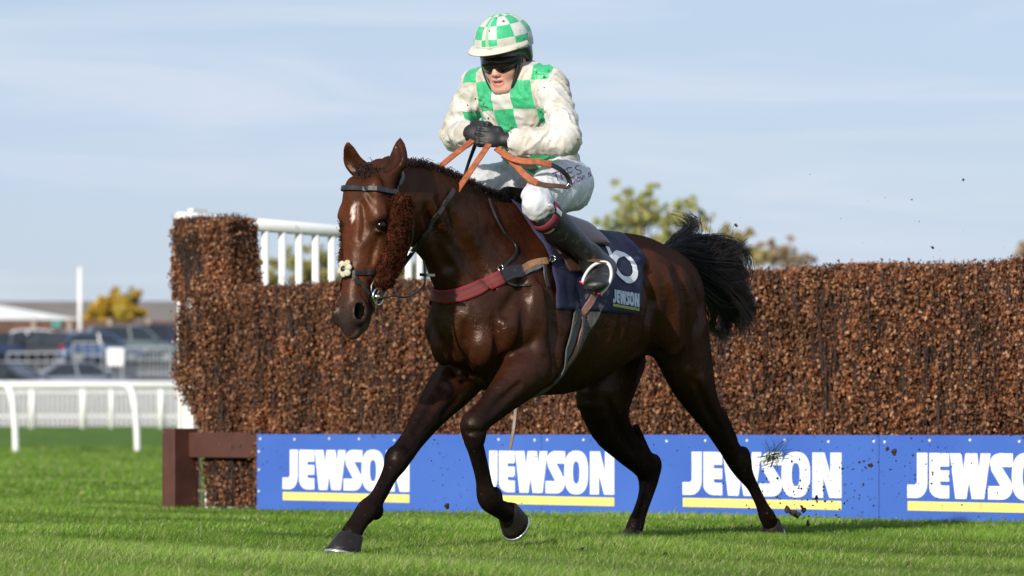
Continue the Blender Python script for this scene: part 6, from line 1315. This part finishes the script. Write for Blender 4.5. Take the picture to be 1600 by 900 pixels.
# ------------------------------------------------------------------ turf thrown up by the hooves
mat('soil', (.030, .020, .013), .95, .4, 60)
def clod(p, r, name='turf_clod'):
    bm = bmesh.new(); bmesh.ops.create_icosphere(bm, subdivisions=2, radius=r); sd_ = rng.random() * 50
    for v in bm.verts:
        k = 1 + .9 * mnoise.noise(v.co * (1.3 / r) + Vector((sd_, 0, 0))); v.co = Vector((v.co.x * k * 1.25, v.co.y * k, v.co.z * k * .75))
    me = bpy.data.meshes.new(name); bm.to_mesh(me); bm.free(); o = link(name, me, MATS['soil'], None, False); o.location = p; o.rotation_euler = tuple(rng.random(3) * 6); return o
big = [((1243, 803, 19.7, .020), 'largest dark clod of turf flying just behind the hind hoof'), ((1255, 796, 19.9, .014), 'dark clod in the air right of the largest clod by the hind hoof'), ((1230, 797, 19.6, .013), 'dark clod in the air left of the largest clod by the hind hoof'), ((1397, 706, 20.4, .013), 'dark clod in the air before the board seam'), ((1387, 701, 20.4, .008), 'small dark clod just left of the clod by the board seam'), ((1361, 727, 20.2, .010), 'dark clod in front of the blue gap right of the third logo'), ((1150, 352, 19.6, .007), 'single dark clod in the sky above the tail'), ((1505, 281, 20.5, .005), 'tiny clod highest in the sky at the right'), ((886, 261, 19.0, .006), 'tiny dark clod in the sky beside the jockey breeches'), ((1457, 387, 20.5, .007), 'tiny dark clod in the sky above the right end of the fence'), ((698, 791, 17.5, .010), 'dark clod in the air between the two forelegs'), ((1276, 778, 19.9, .009), 'dark clod in the air over the yellow stripe behind the hind hoof')]
for (px, py, Y, r_), lab in big: o = clod(PX(px, py, Y), r_); tag(o, lab, 'clod', 'clods of turf in the air')
VV, FF, o0 = [], [], 0
def specks(n, cx, cy, sx, sy, Y0, r0, r1):
    global o0
    for i in range(n):
        p = PX(cx + rng.normal(0, sx), cy + rng.normal(0, sy), Y0 + rng.normal(0, .35)); r_ = r0 + (r1 - r0) * rng.random() ** 2
        V = rng.normal(0, 1, (6, 3)); V = np.array([[1, 0, 0], [-1, 0, 0], [0, 1, 0], [0, -1, 0], [0, 0, 1], [0, 0, -1]]) * r_ * (.5 + rng.random((6, 1))) ; VV.append(V + p); FF.append(np.array([[0, 2, 4], [2, 1, 4], [1, 3, 4], [3, 0, 4], [2, 0, 5], [1, 2, 5], [3, 1, 5], [0, 3, 5]]) + o0); o0 += 6
specks(110, 1245, 775, 45, 26, 19.8, .002, .008); specks(170, 1400, 730, 115, 36, 20.6, .0018, .0075); specks(40, 800, 730, 80, 45, 17.6, .0012, .004); specks(26, 1380, 370, 130, 60, 20.3, .0015, .004); specks(30, 1080, 740, 60, 45, 19, .0012, .004)
o = link('turf_specks', npmesh('turf_specks', np.vstack(VV), None, np.vstack(FF)), MATS['soil']); tag(o, 'fine specks of soil thrown into the air by the hooves', 'soil', kind='stuff')
# a torn tuft of grass in the air, blades and roots
P = []
for i in range(46):
    a = rng.normal(.75, .55); ln = (.03 + .05 * rng.random()); c0 = PX(1205 + rng.normal(0, 7), 716 + rng.normal(0, 5), 19.7); d = np.array([math.cos(a), rng.normal(0, .3), math.sin(a)]) * ln; P.append(spline([c0 - d * .6, c0 + rng.normal(0, .004, 3), c0 + d * .7 + rng.normal(0, .006, 3), c0 + d * 1.3 + np.array([rng.normal(0, .012), 0, rng.normal(0, .012)])], 6))
mat('torn_grass', (.10, .15, .03), .6, .5, 60); V, Q = strands(np.array(P), .0016, .0006); o = link('grass_tuft', npmesh('grass_tuft', V, Q), MATS['torn_grass']); tag(o, 'torn tuft of grass flying in front of the third logo', 'grass tuft')
for px, py, lab in ((905, 866, 'brown soil lump on the grass below the dark hind leg'), (862, 848, 'brown soil lump on the grass right of the lifted fore hoof'), (698, 884, 'brown soil lump near the bottom edge between the forelegs'), (330, 878, 'brown soil lump on the grass left of the front hoof'), (1040, 872, 'brown soil lump on the open grass between the hind legs'), (1420, 886, 'brown soil lump at the lower right of the turf'), (1262, 828, 'brown soil lump on the grass just behind the rear hind hoof'), (1335, 822, 'brown soil lump on the grass below the board right of the hind hoof')):
    Y = CAMH * FPX / (py - HOR); o = clod((xat(px, Y), Y, gzf(xat(px, Y), Y) + .022), .011 + .006 * rng.random(), 'soil_lump'); tag(o, lab, 'soil lump', 'lumps of soil on the turf')
